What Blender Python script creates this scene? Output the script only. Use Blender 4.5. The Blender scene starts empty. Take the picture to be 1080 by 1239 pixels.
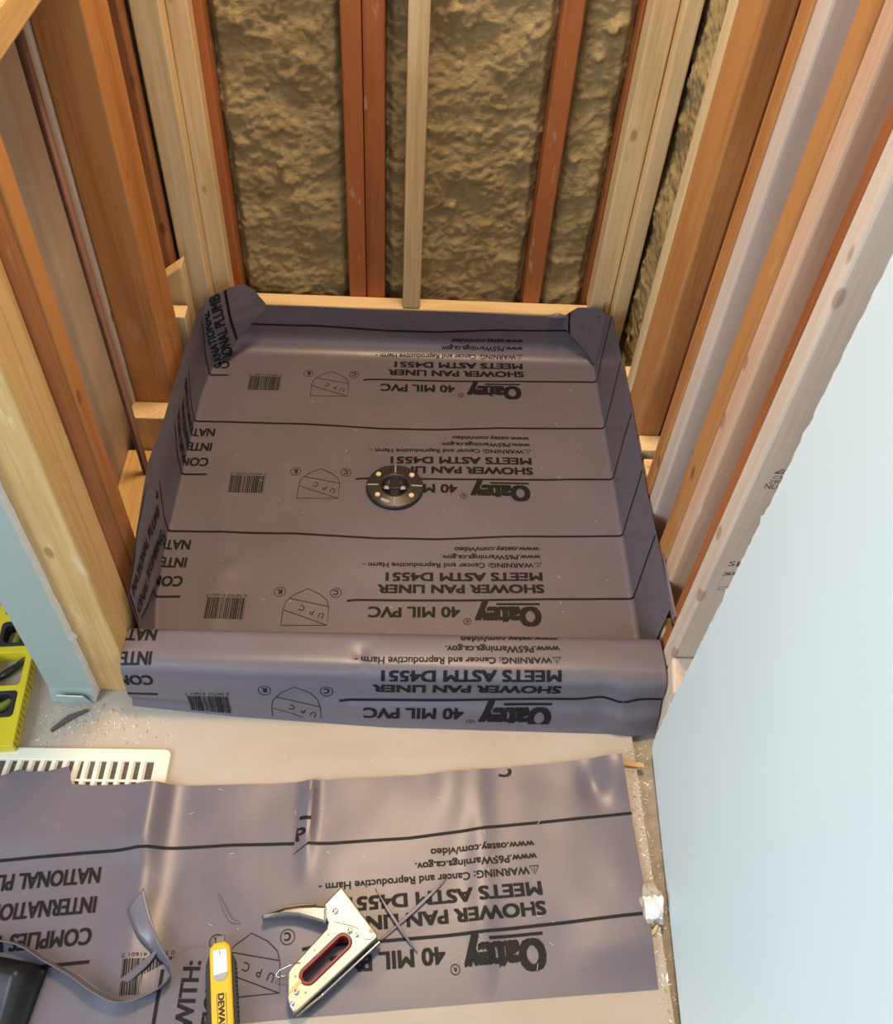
import bpy, bmesh, math, random
from mathutils import Vector, Matrix, noise

random.seed(7)
SC = bpy.context.scene
COL = SC.collection

# ------------------------------------------------------------------ camera
RX = Vector((0.99863048, 0.02662193, 0.04503826))
RY = Vector((-0.00865654, -0.76491161, 0.64407709))
RZ = Vector((0.05159686, -0.64358489, -0.76363359))
cd = bpy.data.cameras.new('camera')
cd.sensor_fit = 'HORIZONTAL'; cd.sensor_width = 36.0; cd.lens = 36.0 * 1110 / 1080
cd.clip_start = 0.02
cam = bpy.data.objects.new('camera', cd); COL.objects.link(cam)
right = Vector((RX[0], RY[0], RZ[0])); down = Vector((RX[1], RY[1], RZ[1])); fwd = Vector((RX[2], RY[2], RZ[2]))
M = Matrix((( right.x, -down.x, -fwd.x, 0), (right.y, -down.y, -fwd.y, 0), (right.z, -down.z, -fwd.z, 1.3), (0, 0, 0, 1)))
cam.matrix_world = M
SC.camera = cam

# ------------------------------------------------------------------ light
SC.view_settings.view_transform = 'Standard'
SC.view_settings.look = 'None'
SC.view_settings.gamma = 1.0
SC.view_settings.use_curve_mapping = False
SC.view_settings.exposure = 0.0
w = bpy.data.worlds.new('World'); SC.world = w; w.use_nodes = True
bg = w.node_tree.nodes['Background']
bg.inputs[0].default_value = (0.95, 0.94, 1.0, 1); bg.inputs[1].default_value = 0.36

def area(name, loc, target, size, power, color, sy=None):
    l = bpy.data.lights.new(name, 'AREA'); l.energy = power; l.color = color
    l.shape = 'RECTANGLE'; l.size = size; l.size_y = sy or size
    o = bpy.data.objects.new(name, l); COL.objects.link(o)
    o.location = loc
    o.rotation_euler = (Vector(target) - Vector(loc)).to_track_quat('-Z', 'Y').to_euler()
    return o
# daylight through the bathroom window left of the camera, and the warm ceiling lamp
area('window_daylight', (-1.75, -0.6, 1.45), (0.38, 0.5, 0.40), 1.1, 47, (0.70, 0.86, 1.0), 1.3)
area('cool_front_fill', (0.1, -2.1, 1.35), (0.0, 0.5, 0.0), 1.0, 16, (0.60, 0.78, 1.0), 1.2)  # added unseen fill behind the camera, cools the curb front and near floor
area('ceiling_lamp', (0.05, 1.30, 2.38), (0.0, 1.25, 0.0), 0.40, 45, (1.0, 0.735, 0.46))

# ------------------------------------------------------------------ materials
def nd(nt, typ, **kw):
    n = nt.nodes.new(typ)
    for k, v in kw.items():
        if k in n.inputs: n.inputs[k].default_value = v
        else: setattr(n, k, v)
    return n

def newmat(name):
    m = bpy.data.materials.new(name); m.use_nodes = True
    nt = m.node_tree; b = nt.nodes['Principled BSDF']
    return m, nt, b

def plain(name, col, rough=0.5, metal=0.0, noise_amt=0.12, scale=30, bump=0.0, spec=None):
    m, nt, b = newmat(name)
    tc = nd(nt, 'ShaderNodeTexCoord')
    nz = nd(nt, 'ShaderNodeTexNoise', Scale=scale, Detail=5.0)
    nt.links.new(tc.outputs['Object'], nz.inputs['Vector'])
    mx = nd(nt, 'ShaderNodeMix', data_type='RGBA')
    lo = tuple(c * (1 - noise_amt) for c in col) + (1,); hi = tuple(min(1, c * (1 + noise_amt)) for c in col) + (1,)
    mx.inputs[6].default_value = lo; mx.inputs[7].default_value = hi
    nt.links.new(nz.outputs[0], mx.inputs[0]); nt.links.new(mx.outputs[2], b.inputs['Base Color'])
    b.inputs['Roughness'].default_value = rough; b.inputs['Metallic'].default_value = metal
    if spec is not None: b.inputs['Specular IOR Level'].default_value = spec
    if bump:
        bp = nd(nt, 'ShaderNodeBump', Strength=bump, Distance=0.002)
        nt.links.new(nz.outputs[0], bp.inputs['Height']); nt.links.new(bp.outputs[0], b.inputs['Normal'])
    return m

def wood(name, base, dark, axis='Z', rough=0.6, knots=True, wear=None, seed=0.0):
    """Sawn lumber: streaky grain along one axis, sparse knots, optional pale scuffs."""
    m, nt, b = newmat(name)
    L = nt.links.new
    tc = nd(nt, 'ShaderNodeTexCoord'); oi = nd(nt, 'ShaderNodeObjectInfo')
    mul = nd(nt, 'ShaderNodeMath', operation='MULTIPLY'); mul.inputs[1].default_value = 37.0
    L(oi.outputs['Random'], mul.inputs[0])
    add = nd(nt, 'ShaderNodeVectorMath', operation='ADD'); L(tc.outputs['Object'], add.inputs[0]); L(mul.outputs[0], add.inputs[1])
    def mapped(across, along):
        mp = nd(nt, 'ShaderNodeMapping')
        s = [across] * 3; s['XYZ'.index(axis)] = along
        mp.inputs['Scale'].default_value = s
        mp.inputs['Location'].default_value = (seed, seed, seed)
        L(add.outputs[0], mp.inputs['Vector']); return mp
    n1 = nd(nt, 'ShaderNodeTexNoise', Scale=1.0, Detail=4.0, Distortion=0.6); L(mapped(26, 1.6).outputs[0], n1.inputs['Vector'])
    n2 = nd(nt, 'ShaderNodeTexNoise', Scale=1.0, Detail=6.0); L(mapped(210, 7).outputs[0], n2.inputs['Vector'])
    n3 = nd(nt, 'ShaderNodeTexNoise', Scale=1.0, Detail=3.0); L(mapped(7, 3).outputs[0], n3.inputs['Vector'])
    r1 = nd(nt, 'ShaderNodeValToRGB'); r1.color_ramp.elements[0].position = 0.43; r1.color_ramp.elements[1].position = 0.62
    r1.color_ramp.elements[0].color = dark + (1,); r1.color_ramp.elements[1].color = base + (1,)
    s1 = nd(nt, 'ShaderNodeMath', operation='MULTIPLY_ADD'); s1.inputs[1].default_value = 0.55; s1.inputs[2].default_value = 0.0
    L(n1.outputs[0], s1.inputs[0])
    s2 = nd(nt, 'ShaderNodeMath', operation='MULTIPLY_ADD'); s2.inputs[1].default_value = 0.32; L(n2.outputs[0], s2.inputs[0]); L(s1.outputs[0], s2.inputs[2])
    s3 = nd(nt, 'ShaderNodeMath', operation='MULTIPLY_ADD'); s3.inputs[1].default_value = 0.28; L(n3.outputs[0], s3.inputs[0]); L(s2.outputs[0], s3.inputs[2])
    L(s3.outputs[0], r1.inputs[0])
    cur = r1.outputs[0]
    if knots:
        vo = nd(nt, 'ShaderNodeTexVoronoi', Scale=1.0); L(mapped(20, 10.0).outputs[0], vo.inputs['Vector'])
        kr = nd(nt, 'ShaderNodeValToRGB'); e = kr.color_ramp.elements
        e[0].position = 0.10; e[0].color = (1, 1, 1, 1); e[1].position = 0.155; e[1].color = (0, 0, 0, 1)
        L(vo.outputs['Distance'], kr.inputs[0])
        # keep only a share of the cells
        sep = nd(nt, 'ShaderNodeSeparateColor'); L(vo.outputs['Color'], sep.inputs[0])
        gt = nd(nt, 'ShaderNodeMath', operation='GREATER_THAN'); gt.inputs[1].default_value = 0.60; L(sep.outputs[0], gt.inputs[0])
        km = nd(nt, 'ShaderNodeMath', operation='MULTIPLY'); L(kr.outputs[0], km.inputs[0]); L(gt.outputs[0], km.inputs[1])
        km2 = nd(nt, 'ShaderNodeMath', operation='MULTIPLY'); km2.inputs[1].default_value = 0.62; L(km.outputs[0], km2.inputs[0])
        mx = nd(nt, 'ShaderNodeMix', data_type='RGBA'); L(km2.outputs[0], mx.inputs[0]); L(cur, mx.inputs[6])
        mx.inputs[7].default_value = (dark[0] * .50, dark[1] * .36, dark[2] * .28, 1)
        cur = mx.outputs[2]
    if wear:
        n4 = nd(nt, 'ShaderNodeTexNoise', Scale=1.0, Detail=8.0, Roughness=0.7); L(mapped(30, 9).outputs[0], n4.inputs['Vector'])
        wr = nd(nt, 'ShaderNodeValToRGB'); wr.color_ramp.elements[0].position = 0.60; wr.color_ramp.elements[1].position = 0.70
        L(n4.outputs[0], wr.inputs[0])
        mw = nd(nt, 'ShaderNodeMath', operation='MULTIPLY'); mw.inputs[1].default_value = wear[3]; L(wr.outputs[0], mw.inputs[0])
        mx = nd(nt, 'ShaderNodeMix', data_type='RGBA'); L(mw.outputs[0], mx.inputs[0]); L(cur, mx.inputs[6]); mx.inputs[7].default_value = wear[:3] + (1,)
        cur = mx.outputs[2]
    L(cur, b.inputs['Base Color'])
    b.inputs['Roughness'].default_value = rough
    b.inputs['Specular IOR Level'].default_value = 0.25
    bp = nd(nt, 'ShaderNodeBump', Strength=0.25, Distance=0.001); L(s2.outputs[0], bp.inputs['Height']); L(bp.outputs[0], b.inputs['Normal'])
    return m

PALE = ((0.74, 0.555, 0.305), (0.57, 0.39, 0.18))
GOLD = ((0.62, 0.40, 0.165), (0.47, 0.27, 0.095))
ORNG = ((0.50, 0.225, 0.072), (0.345, 0.130, 0.036))
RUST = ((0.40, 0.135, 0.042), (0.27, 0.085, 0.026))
BRWN = ((0.35, 0.155, 0.062), (0.22, 0.085, 0.035))
PINK = ((0.68, 0.44, 0.29), (0.56, 0.33, 0.20))
BLON = ((0.74, 0.60, 0.47), (0.62, 0.47, 0.35))
GREY = ((0.64, 0.51, 0.41), (0.54, 0.42, 0.33))
W_pale = wood('pale_spruce', *PALE, wear=(0.52, 0.34, 0.15, 0.35)); W_pale_x = wood('pale_spruce_across', *PALE, axis='X')
W_gold = wood('golden_pine', *GOLD, wear=(0.78, 0.62, 0.40, 0.5))
W_orange = wood('aged_fir', *ORNG, wear=(0.60, 0.40, 0.22, 0.35))
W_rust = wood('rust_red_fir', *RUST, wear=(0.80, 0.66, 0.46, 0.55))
W_brown = wood('brown_fir', *BRWN, wear=(0.50, 0.33, 0.2, 0.35))
W_pink = wood('pinkish_fir', *PINK, wear=(0.80, 0.62, 0.50, 0.6))
W_blond = wood('blond_spruce', *BLON, wear=(0.55, 0.40, 0.28, 0.3))
W_grey = wood('greyed_spruce', *GREY)
W_gold_y = wood('golden_pine_along', *GOLD, axis='Y')
M_ink = plain('black_print', (0.008, 0.0075, 0.009), 0.55, noise_amt=0.2, spec=0.22)
M_stamp = plain('grade_stamp_ink', (0.10, 0.075, 0.06), 0.8)

def liner_material():
    m, nt, b = newmat('grey_pvc_membrane'); L = nt.links.new
    tc = nd(nt, 'ShaderNodeTexCoord')
    n1 = nd(nt, 'ShaderNodeTexNoise', Scale=7.0, Detail=4.0); L(tc.outputs['Object'], n1.inputs['Vector'])
    n2 = nd(nt, 'ShaderNodeTexNoise', Scale=38.0, Detail=8.0, Roughness=0.7); L(tc.outputs['Object'], n2.inputs['Vector'])
    mx = nd(nt, 'ShaderNodeMix', data_type='RGBA'); L(n1.outputs[0], mx.inputs[0])
    mx.inputs[6].default_value = (0.124, 0.106, 0.128, 1); mx.inputs[7].default_value = (0.153, 0.132, 0.156, 1)
    # dusty scuffs
    r = nd(nt, 'ShaderNodeValToRGB'); r.color_ramp.elements[0].position = 0.60; r.color_ramp.elements[1].position = 0.80
    L(n2.outputs[0], r.inputs[0])
    mu = nd(nt, 'ShaderNodeMath', operation='MULTIPLY'); mu.inputs[1].default_value = 0.35; L(r.outputs[0], mu.inputs[0])
    mx2 = nd(nt, 'ShaderNodeMix', data_type='RGBA'); L(mu.outputs[0], mx2.inputs[0]); L(mx.outputs[2], mx2.inputs[6]); mx2.inputs[7].default_value = (0.30, 0.26, 0.26, 1)
    L(mx2.outputs[2], b.inputs['Base Color'])
    rr = nd(nt, 'ShaderNodeMapRange'); rr.inputs['To Min'].default_value = 0.30; rr.inputs['To Max'].default_value = 0.44
    L(n1.outputs[0], rr.inputs['Value']); L(rr.outputs[0], b.inputs['Roughness'])
    b.inputs['Specular IOR Level'].default_value = 0.5
    bp = nd(nt, 'ShaderNodeBump', Strength=0.12, Distance=0.002); L(n1.outputs[0], bp.inputs['Height']); L(bp.outputs[0], b.inputs['Normal'])
    return m
M_liner = liner_material()

def insulation_material():
    m, nt, b = newmat('mineral_wool'); L = nt.links.new
    tc = nd(nt, 'ShaderNodeTexCoord')
    mp = nd(nt, 'ShaderNodeMapping'); mp.inputs['Scale'].default_value = (1, 1, 1.9); L(tc.outputs['Object'], mp.inputs['Vector'])
    n1 = nd(nt, 'ShaderNodeTexNoise', Scale=14.0, Detail=5.0, Distortion=0.8); L(mp.outputs[0], n1.inputs['Vector'])
    n2 = nd(nt, 'ShaderNodeTexNoise', Scale=120.0, Detail=8.0, Roughness=0.75); L(mp.outputs[0], n2.inputs['Vector'])
    r = nd(nt, 'ShaderNodeValToRGB'); e = r.color_ramp.elements
    e[0].position = 0.30; e[0].color = (0.27, 0.195, 0.090, 1); e[1].position = 0.72; e[1].color = (0.53, 0.425, 0.225, 1)
    md = r.color_ramp.elements.new(0.5); md.color = (0.40, 0.305, 0.145, 1)
    s = nd(nt, 'ShaderNodeMath', operation='MULTIPLY_ADD'); s.inputs[1].default_value = 0.55; L(n1.outputs[0], s.inputs[0])
    s2 = nd(nt, 'ShaderNodeMath', operation='MULTIPLY'); s2.inputs[1].default_value = 0.45; L(n2.outputs[0], s2.inputs[0]); L(s2.outputs[0], s.inputs[2])
    L(s.outputs[0], r.inputs[0]); L(r.outputs[0], b.inputs['Base Color'])
    b.inputs['Roughness'].default_value = 0.95; b.inputs['Specular IOR Level'].default_value = 0.08
    bp = nd(nt, 'ShaderNodeBump', Strength=0.9, Distance=0.004); L(n2.outputs[0], bp.inputs['Height']); L(bp.outputs[0], b.inputs['Normal'])
    return m
M_wool = insulation_material()

def floor_material():
    m, nt, b = newmat('beige_subfloor'); L = nt.links.new
    tc = nd(nt, 'ShaderNodeTexCoord')
    mp = nd(nt, 'ShaderNodeMapping'); mp.inputs['Scale'].default_value = (3, 16, 16); L(tc.outputs['Object'], mp.inputs['Vector'])
    n1 = nd(nt, 'ShaderNodeTexNoise', Scale=1.0, Detail=5.0, Distortion=0.4); L(mp.outputs[0], n1.inputs['Vector'])
    n2 = nd(nt, 'ShaderNodeTexNoise', Scale=95.0, Detail=7.0, Roughness=0.7); L(tc.outputs['Object'], n2.inputs['Vector'])
    n3 = nd(nt, 'ShaderNodeTexNoise', Scale=5.0, Detail=4.0); L(tc.outputs['Object'], n3.inputs['Vector'])
    mx = nd(nt, 'ShaderNodeMix', data_type='RGBA'); L(n1.outputs[0], mx.inputs[0])
    mx.inputs[6].default_value = (0.40, 0.32, 0.245, 1); mx.inputs[7].default_value = (0.52, 0.43, 0.34, 1)
    # plaster dust
    r = nd(nt, 'ShaderNodeValToRGB'); r.color_ramp.elements[0].position = 0.42; r.color_ramp.elements[1].position = 0.62; L(n3.outputs[0], r.inputs[0])
    mu = nd(nt, 'ShaderNodeMath', operation='MULTIPLY'); L(r.outputs[0], mu.inputs[0]); L(n2.outputs[0], mu.inputs[1])
    mx2 = nd(nt, 'ShaderNodeMix', data_type='RGBA'); L(mu.outputs[0], mx2.inputs[0]); L(mx.outputs[2], mx2.inputs[6]); mx2.inputs[7].default_value = (0.50, 0.45, 0.39, 1)
    # dark specks
    r2 = nd(nt, 'ShaderNodeValToRGB'); r2.color_ramp.elements[0].position = 0.70; r2.color_ramp.elements[1].position = 0.78; L(n2.outputs[0], r2.inputs[0])
    mu2 = nd(nt, 'ShaderNodeMath', operation='MULTIPLY'); mu2.inputs[1].default_value = 0.5; L(r2.outputs[0], mu2.inputs[0])
    mx3 = nd(nt, 'ShaderNodeMix', data_type='RGBA'); L(mu2.outputs[0], mx3.inputs[0]); L(mx2.outputs[2], mx3.inputs[6]); mx3.inputs[7].default_value = (0.25, 0.19, 0.14, 1)
    L(mx3.outputs[2], b.inputs['Base Color']); b.inputs['Roughness'].default_value = 0.75; b.inputs['Specular IOR Level'].default_value = 0.2
    bp = nd(nt, 'ShaderNodeBump', Strength=0.3, Distance=0.001); L(n2.outputs[0], bp.inputs['Height']); L(bp.outputs[0], b.inputs['Normal'])
    return m
M_floor = floor_material()
M_floor_low = plain('dusty_slab', (0.36, 0.30, 0.225), 0.9, noise_amt=0.45, scale=45, bump=0.4)
M_board = plain('pale_blue_drywall_paper', (0.735, 0.845, 0.855), 0.5, noise_amt=0.025, scale=6, bump=0.03, spec=0.3)
M_green = plain('grey_green_drywall_paper', (0.31, 0.365, 0.325), 0.65, noise_amt=0.05, scale=12, bump=0.03)
M_gypsum = plain('white_gypsum', (0.80, 0.78, 0.74), 0.9, noise_amt=0.1, scale=90, bump=0.4)
M_paper_back = plain('grey_drywall_back_paper', (0.50, 0.38, 0.27), 0.8, noise_amt=0.2, scale=14, bump=0.05)
M_pipe = plain('dark_brown_pipe', (0.135, 0.056, 0.036), 0.4, noise_amt=0.2)
M_black = plain('black_plastic', (0.010, 0.010, 0.011), 0.42, noise_amt=0.2)
M_drain = plain('brown_black_abs', (0.030, 0.024, 0.020), 0.38, noise_amt=0.3, scale=60)
M_brass = plain('pale_brass_bolt', (0.72, 0.58, 0.36), 0.45, 0.1)
M_cream = plain('cream_painted_steel', (0.80, 0.76, 0.64), 0.4, noise_amt=0.03)
M_duct = plain('dusty_dark_duct', (0.11, 0.085, 0.06), 0.8, noise_amt=0.6, scale=70)
M_steel = plain('chromed_steel', (0.45, 0.41, 0.35), 0.40, 1.0, noise_amt=0.2, scale=55)
M_steel2 = plain('bright_chrome', (0.56, 0.54, 0.51), 0.14, 1.0, noise_amt=0.04)
M_dark_steel = plain('dark_steel', (0.16, 0.15, 0.15), 0.4, 0.9)
M_red = plain('red_grip_plastic', (0.25, 0.012, 0.016), 0.4)
M_goldlab = plain('gold_decal', (0.72, 0.46, 0.14), 0.45)
M_yellow = plain('tool_yellow', (0.80, 0.47, 0.02), 0.4, noise_amt=0.03)
M_levely = plain('level_yellow', (0.70, 0.56, 0.02), 0.4, noise_amt=0.06)
M_rubber = plain('black_rubber', (0.017, 0.016, 0.016), 0.6)
M_white = plain('white_label', (0.80, 0.80, 0.78), 0.45, noise_amt=0.03)
M_greyp = plain('grey_plastic', (0.36, 0.36, 0.34), 0.4)
M_foam = plain('white_foam', (0.85, 0.84, 0.80), 0.8, noise_amt=0.1, scale=120, bump=0.5)
M_foamd = plain('dirty_foam', (0.42, 0.38, 0.30), 0.9, noise_amt=0.4, scale=90)
M_navy = plain('navy_cloth', (0.016, 0.02, 0.06), 0.8)
M_vial = plain('vial_green', (0.50, 0.58, 0.10), 0.1)
M_straw = plain('straw_shaving', (0.66, 0.50, 0.26), 0.8, noise_amt=0.2)
M_splint = plain('dark_splinter', (0.11, 0.09, 0.07), 0.9)

# ------------------------------------------------------------------ helpers
def tag(o, label, cat, group=None):
    o['label'] = label; o['category'] = cat
    if group: o['group'] = group
    return o

def obj(name, bm, mats, parent=None, smooth=False):
    me = bpy.data.meshes.new(name); bm.to_mesh(me); bm.free()
    for mm in (mats if isinstance(mats, (list, tuple)) else [mats]): me.materials.append(mm)
    if smooth:
        for p in me.polygons: p.use_smooth = True
    o = bpy.data.objects.new(name, me); COL.objects.link(o)
    if parent: o.parent = parent
    return o

def struct(o): o['kind'] = 'structure'; return o

def empty(name, loc, rz=0):
    o = bpy.data.objects.new(name, None); COL.objects.link(o)
    o.location = loc; o.rotation_euler = (0, 0, rz); o.empty_display_size = 0.05
    return o

def add_box(bm, x0, x1, y0, y1, z0, z1, bev=0.0, seg=2):
    t = bmesh.new()
    bmesh.ops.create_cube(t, size=1.0)
    for v in t.verts:
        v.co = Vector(((x0 + x1) / 2 + v.co.x * (x1 - x0), (y0 + y1) / 2 + v.co.y * (y1 - y0), (z0 + z1) / 2 + v.co.z * (z1 - z0)))
    if bev: bmesh.ops.bevel(t, geom=list(t.edges), offset=bev, segments=seg, profile=0.5, affect='EDGES')
    me = bpy.data.meshes.new('t'); t.to_mesh(me); t.free(); bm.from_mesh(me); bpy.data.meshes.remove(me)

def box_obj(name, x0, x1, y0, y1, z0, z1, mat, parent=None, bev=0.003):
    """Box mesh whose origin sits at the middle of its base."""
    cx, cy = (x0 + x1) / 2, (y0 + y1) / 2
    bm = bmesh.new(); add_box(bm, x0 - cx, x1 - cx, y0 - cy, y1 - cy, 0, z1 - z0, bev)
    o = obj(name, bm, mat, parent); o.location = (cx, cy, z0); return o

def add_tube(bm, pts, radii, seg=10, cap=True):
    pts = [Vector(p) for p in pts]
    if not isinstance(radii, (list, tuple)): radii = [radii] * len(pts)
    rings = []
    for i, p in enumerate(pts):
        d = (pts[min(i + 1, len(pts) - 1)] - pts[max(i - 1, 0)]).normalized()
        a = d.orthogonal().normalized() if abs(d.z) > .95 else d.cross(Vector((0, 0, 1))).normalized()
        b = d.cross(a)
        rings.append([bm.verts.new(p + (a * math.cos(t) + b * math.sin(t)) * radii[i]) for t in [2 * math.pi * k / seg for k in range(seg)]])
    for r0, r1 in zip(rings, rings[1:]):
        for k in range(seg): bm.faces.new((r0[k], r0[(k + 1) % seg], r1[(k + 1) % seg], r1[k]))
    if cap: bm.faces.new(rings[0]); bm.faces.new(rings[-1])

def add_lathe(bm, prof, seg=40, c=(0, 0, 0), caps=(True, True)):
    rings = [[bm.verts.new((c[0] + r * math.cos(2 * math.pi * k / seg), c[1] + r * math.sin(2 * math.pi * k / seg), c[2] + z)) for k in range(seg)] for r, z in prof]
    for r0, r1 in zip(rings, rings[1:]):
        for k in range(seg): bm.faces.new((r0[k], r0[(k + 1) % seg], r1[(k + 1) % seg], r1[k]))
    if caps[0]: bm.faces.new(rings[0])
    if caps[1]: bm.faces.new(rings[-1])

def add_prism(bm, loops, z0, z1, bev=0.0):
    """Extrude a flat outline (first loop) with holes (other loops) from z0 to z1."""
    t = bmesh.new(); edges = []
    for lp in loops:
        vs = [t.verts.new((x, y, z1)) for x, y in lp]
        edges += [t.edges.new((vs[i], vs[(i + 1) % len(vs)])) for i in range(len(vs))]
    bmesh.ops.triangle_fill(t, use_beauty=True, use_dissolve=False, edges=edges)
    top = list(t.faces)
    for f in top:
        if f.normal.z < 0: f.normal_flip()
    ret = bmesh.ops.extrude_face_region(t, geom=top)
    for g in ret['geom']:
        if isinstance(g, bmesh.types.BMVert): g.co.z = z0
    bmesh.ops.recalc_face_normals(t, faces=t.faces)
    if bev:
        es = [e for e in t.edges if len(e.link_faces) == 2 and e.calc_face_angle(0) > 0.9 and abs(e.verts[0].co.z - z1) < 1e-6 and abs(e.verts[1].co.z - z1) < 1e-6]
        bmesh.ops.bevel(t, geom=es, offset=bev, segments=2, profile=0.5, affect='EDGES')
    me = bpy.data.meshes.new('t'); t.to_mesh(me); t.free(); bm.from_mesh(me); bpy.data.meshes.remove(me)

def capsule(a, b, r, n=10):
    a, b = Vector(a), Vector(b); d = (b - a).normalized(); t0 = math.atan2(d.y, d.x)
    out = [(b.x + r * math.cos(t0 + t), b.y + r * math.sin(t0 + t)) for t in [-math.pi / 2 + math.pi * k / n for k in range(n + 1)]]
    out += [(a.x + r * math.cos(t0 + t), a.y + r * math.sin(t0 + t)) for t in [math.pi / 2 + math.pi * k / n for k in range(n + 1)]]
    return out

def rrect(x0, x1, y0, y1, r, n=5):
    out = []
    for cx, cy, t0 in ((x1 - r, y1 - r, 0), (x0 + r, y1 - r, 90), (x0 + r, y0 + r, 180), (x1 - r, y0 + r, 270)):
        for k in range(n + 1):
            t = math.radians(t0 + 90 * k / n); out.append((cx + r * math.cos(t), cy + r * math.sin(t)))
    return out

def nz(x, y, z=0.0): return noise.noise(Vector((x, y, z)))
def sstep(a, b, x):
    t = max(0.0, min(1.0, (x - a) / (b - a))); return t * t * (3 - 2 * t)
def interp(pts, x):
    if x <= pts[0][0]: return pts[0][1]
    for (x0, y0), (x1, y1) in zip(pts, pts[1:]):
        if x <= x1: return y0 + (y1 - y0) * (x - x0) / (x1 - x0)
    return pts[-1][1]

def grid(bm, f, nu, nv):
    """Quad grid of f(i/nu, j/nv) -> point."""
    vs = [[bm.verts.new(f(i / nu, j / nv)) for j in range(nv + 1)] for i in range(nu + 1)]
    fs = []
    for i in range(nu):
        for j in range(nv):
            q = (vs[i][j], vs[i + 1][j], vs[i + 1][j + 1], vs[i][j + 1])
            fs.append(bm.faces.new(q))
    return fs

# ------------------------------------------------------------------ lettering
_gl = {}
def glyphs(s, off=0.0):
    """Outline of a line of lettering as triangles, cap height 1, starting at x = 0."""
    if (s, off) in _gl: return _gl[(s, off)]
    c = bpy.data.curves.new('txt', 'FONT'); c.body = s; c.size = 1.0; c.offset = off; c.fill_mode = 'FRONT'; c.resolution_u = 3
    o = bpy.data.objects.new('txt', c); COL.objects.link(o)
    dg = bpy.context.evaluated_depsgraph_get(); dg.update()
    me = bpy.data.meshes.new_from_object(o.evaluated_get(dg))
    vs = [(v.co.x, v.co.y) for v in me.vertices]; fs = [tuple(p.vertices) for p in me.polygons]
    bpy.data.objects.remove(o); bpy.data.curves.remove(c); bpy.data.meshes.remove(me)
    CAP = 0.729
    x0 = min(v[0] for v in vs); x1 = max(v[0] for v in vs)
    vs = [((x - x0) / CAP, y / CAP) for x, y in vs]
    _gl[(s, off)] = (vs, fs, (x1 - x0) / CAP)
    return _gl[(s, off)]

class Print:
    """Flat ink shapes in the sheet's own plane (x, y), later bent onto the sheet."""
    def __init__(self): self.v = []; self.f = []; self.k = []; self.lay = 0
    def add(self, vs, fs):
        n = len(self.v); self.v += vs; self.f += [tuple(i + n for i in f) for f in fs]; self.k += [self.lay] * len(fs); self.lay = 0
    def text(self, s, xr, xl, yt, yb, off=0.0):
        """Lettering that reads towards -x, its foot towards +y."""
        vs, fs, W = glyphs(s); e = off * (yb - yt)
        for li, (dx, dy) in enumerate(((0, 0), (1, 1), (-1, 1), (1, -1), (-1, -1), (.5, 0), (-.5, 0))[:7 if off > .055 else 5] if off else ((0, 0),)):
            self.lay = li; self.add([(xr - e - x * (xr - xl - 2 * e) / W + dx * e, yb - y * (yb - yt) + dy * e * .5) for x, y in vs], fs)
    def text_dir(self, s, p, q, cap, off=0.0, squash=None):
        """Lettering from p to q along its foot, tops to the left of that direction."""
        vs, fs, W = glyphs(s); p = Vector(p); q = Vector(q); d = q - p; n = Vector((-d.y, d.x)).normalized(); e = off * cap; t = d.normalized() * e
        for li, (dx, dy) in enumerate(((0, 0), (1, 1), (-1, 1), (1, -1), (-1, -1), (.5, 0), (-.5, 0))[:7 if off > .055 else 5] if off else ((0, 0),)):
            self.lay = li; self.add([tuple(p + d * (x / W) + n * (y * cap + dy * e * .5) + t * dx) for x, y in vs], fs)
    def line(self, pts, wd):
        pts = [Vector(p) for p in pts]; vs = []; fs = []
        for i, p in enumerate(pts):
            d = (pts[min(i + 1, len(pts) - 1)] - pts[max(i - 1, 0)]).normalized(); n = Vector((-d.y, d.x)) * wd / 2
            vs += [tuple(p + n), tuple(p - n)]
            if i: k = 2 * i; fs.append((k - 2, k - 1, k + 1, k))
        self.add(vs, fs)
    def rect(self, x0, x1, y0, y1): self.add([(x0, y0), (x1, y0), (x1, y1), (x0, y1)], [(0, 1, 2, 3)])
    def ring(self, cx, cy, r, wd): self.line([(cx + r * math.cos(t), cy + r * math.sin(t)) for t in [2 * math.pi * k / 24 for k in range(25)]], wd)
    def moved(self, f):
        p = Print(); p.v = [f(*v) for v in self.v]; p.f = list(self.f); p.k = list(self.k); return p
    def clipped(self, planes, xs=(), ys=()):
        """Cut away what lies outside, and slice along grid lines so that the ink can bend."""
        bm = bmesh.new(); vs = [bm.verts.new((x, y, 0)) for x, y in self.v]
        for f, k in zip(self.f, self.k):
            try: bm.faces.new([vs[i] for i in f]).material_index = k
            except ValueError: pass
        for co, no in planes:
            bmesh.ops.bisect_plane(bm, geom=bm.verts[:] + bm.edges[:] + bm.faces[:], plane_co=(co[0], co[1], 0), plane_no=(no[0], no[1], 0), clear_outer=True, dist=1e-6)
        for x in xs: bmesh.ops.bisect_plane(bm, geom=bm.verts[:] + bm.edges[:] + bm.faces[:], plane_co=(x, 0, 0), plane_no=(1, 0, 0), dist=1e-6)
        for y in ys: bmesh.ops.bisect_plane(bm, geom=bm.verts[:] + bm.edges[:] + bm.faces[:], plane_co=(0, y, 0), plane_no=(0, 1, 0), dist=1e-6)
        return bm

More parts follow.
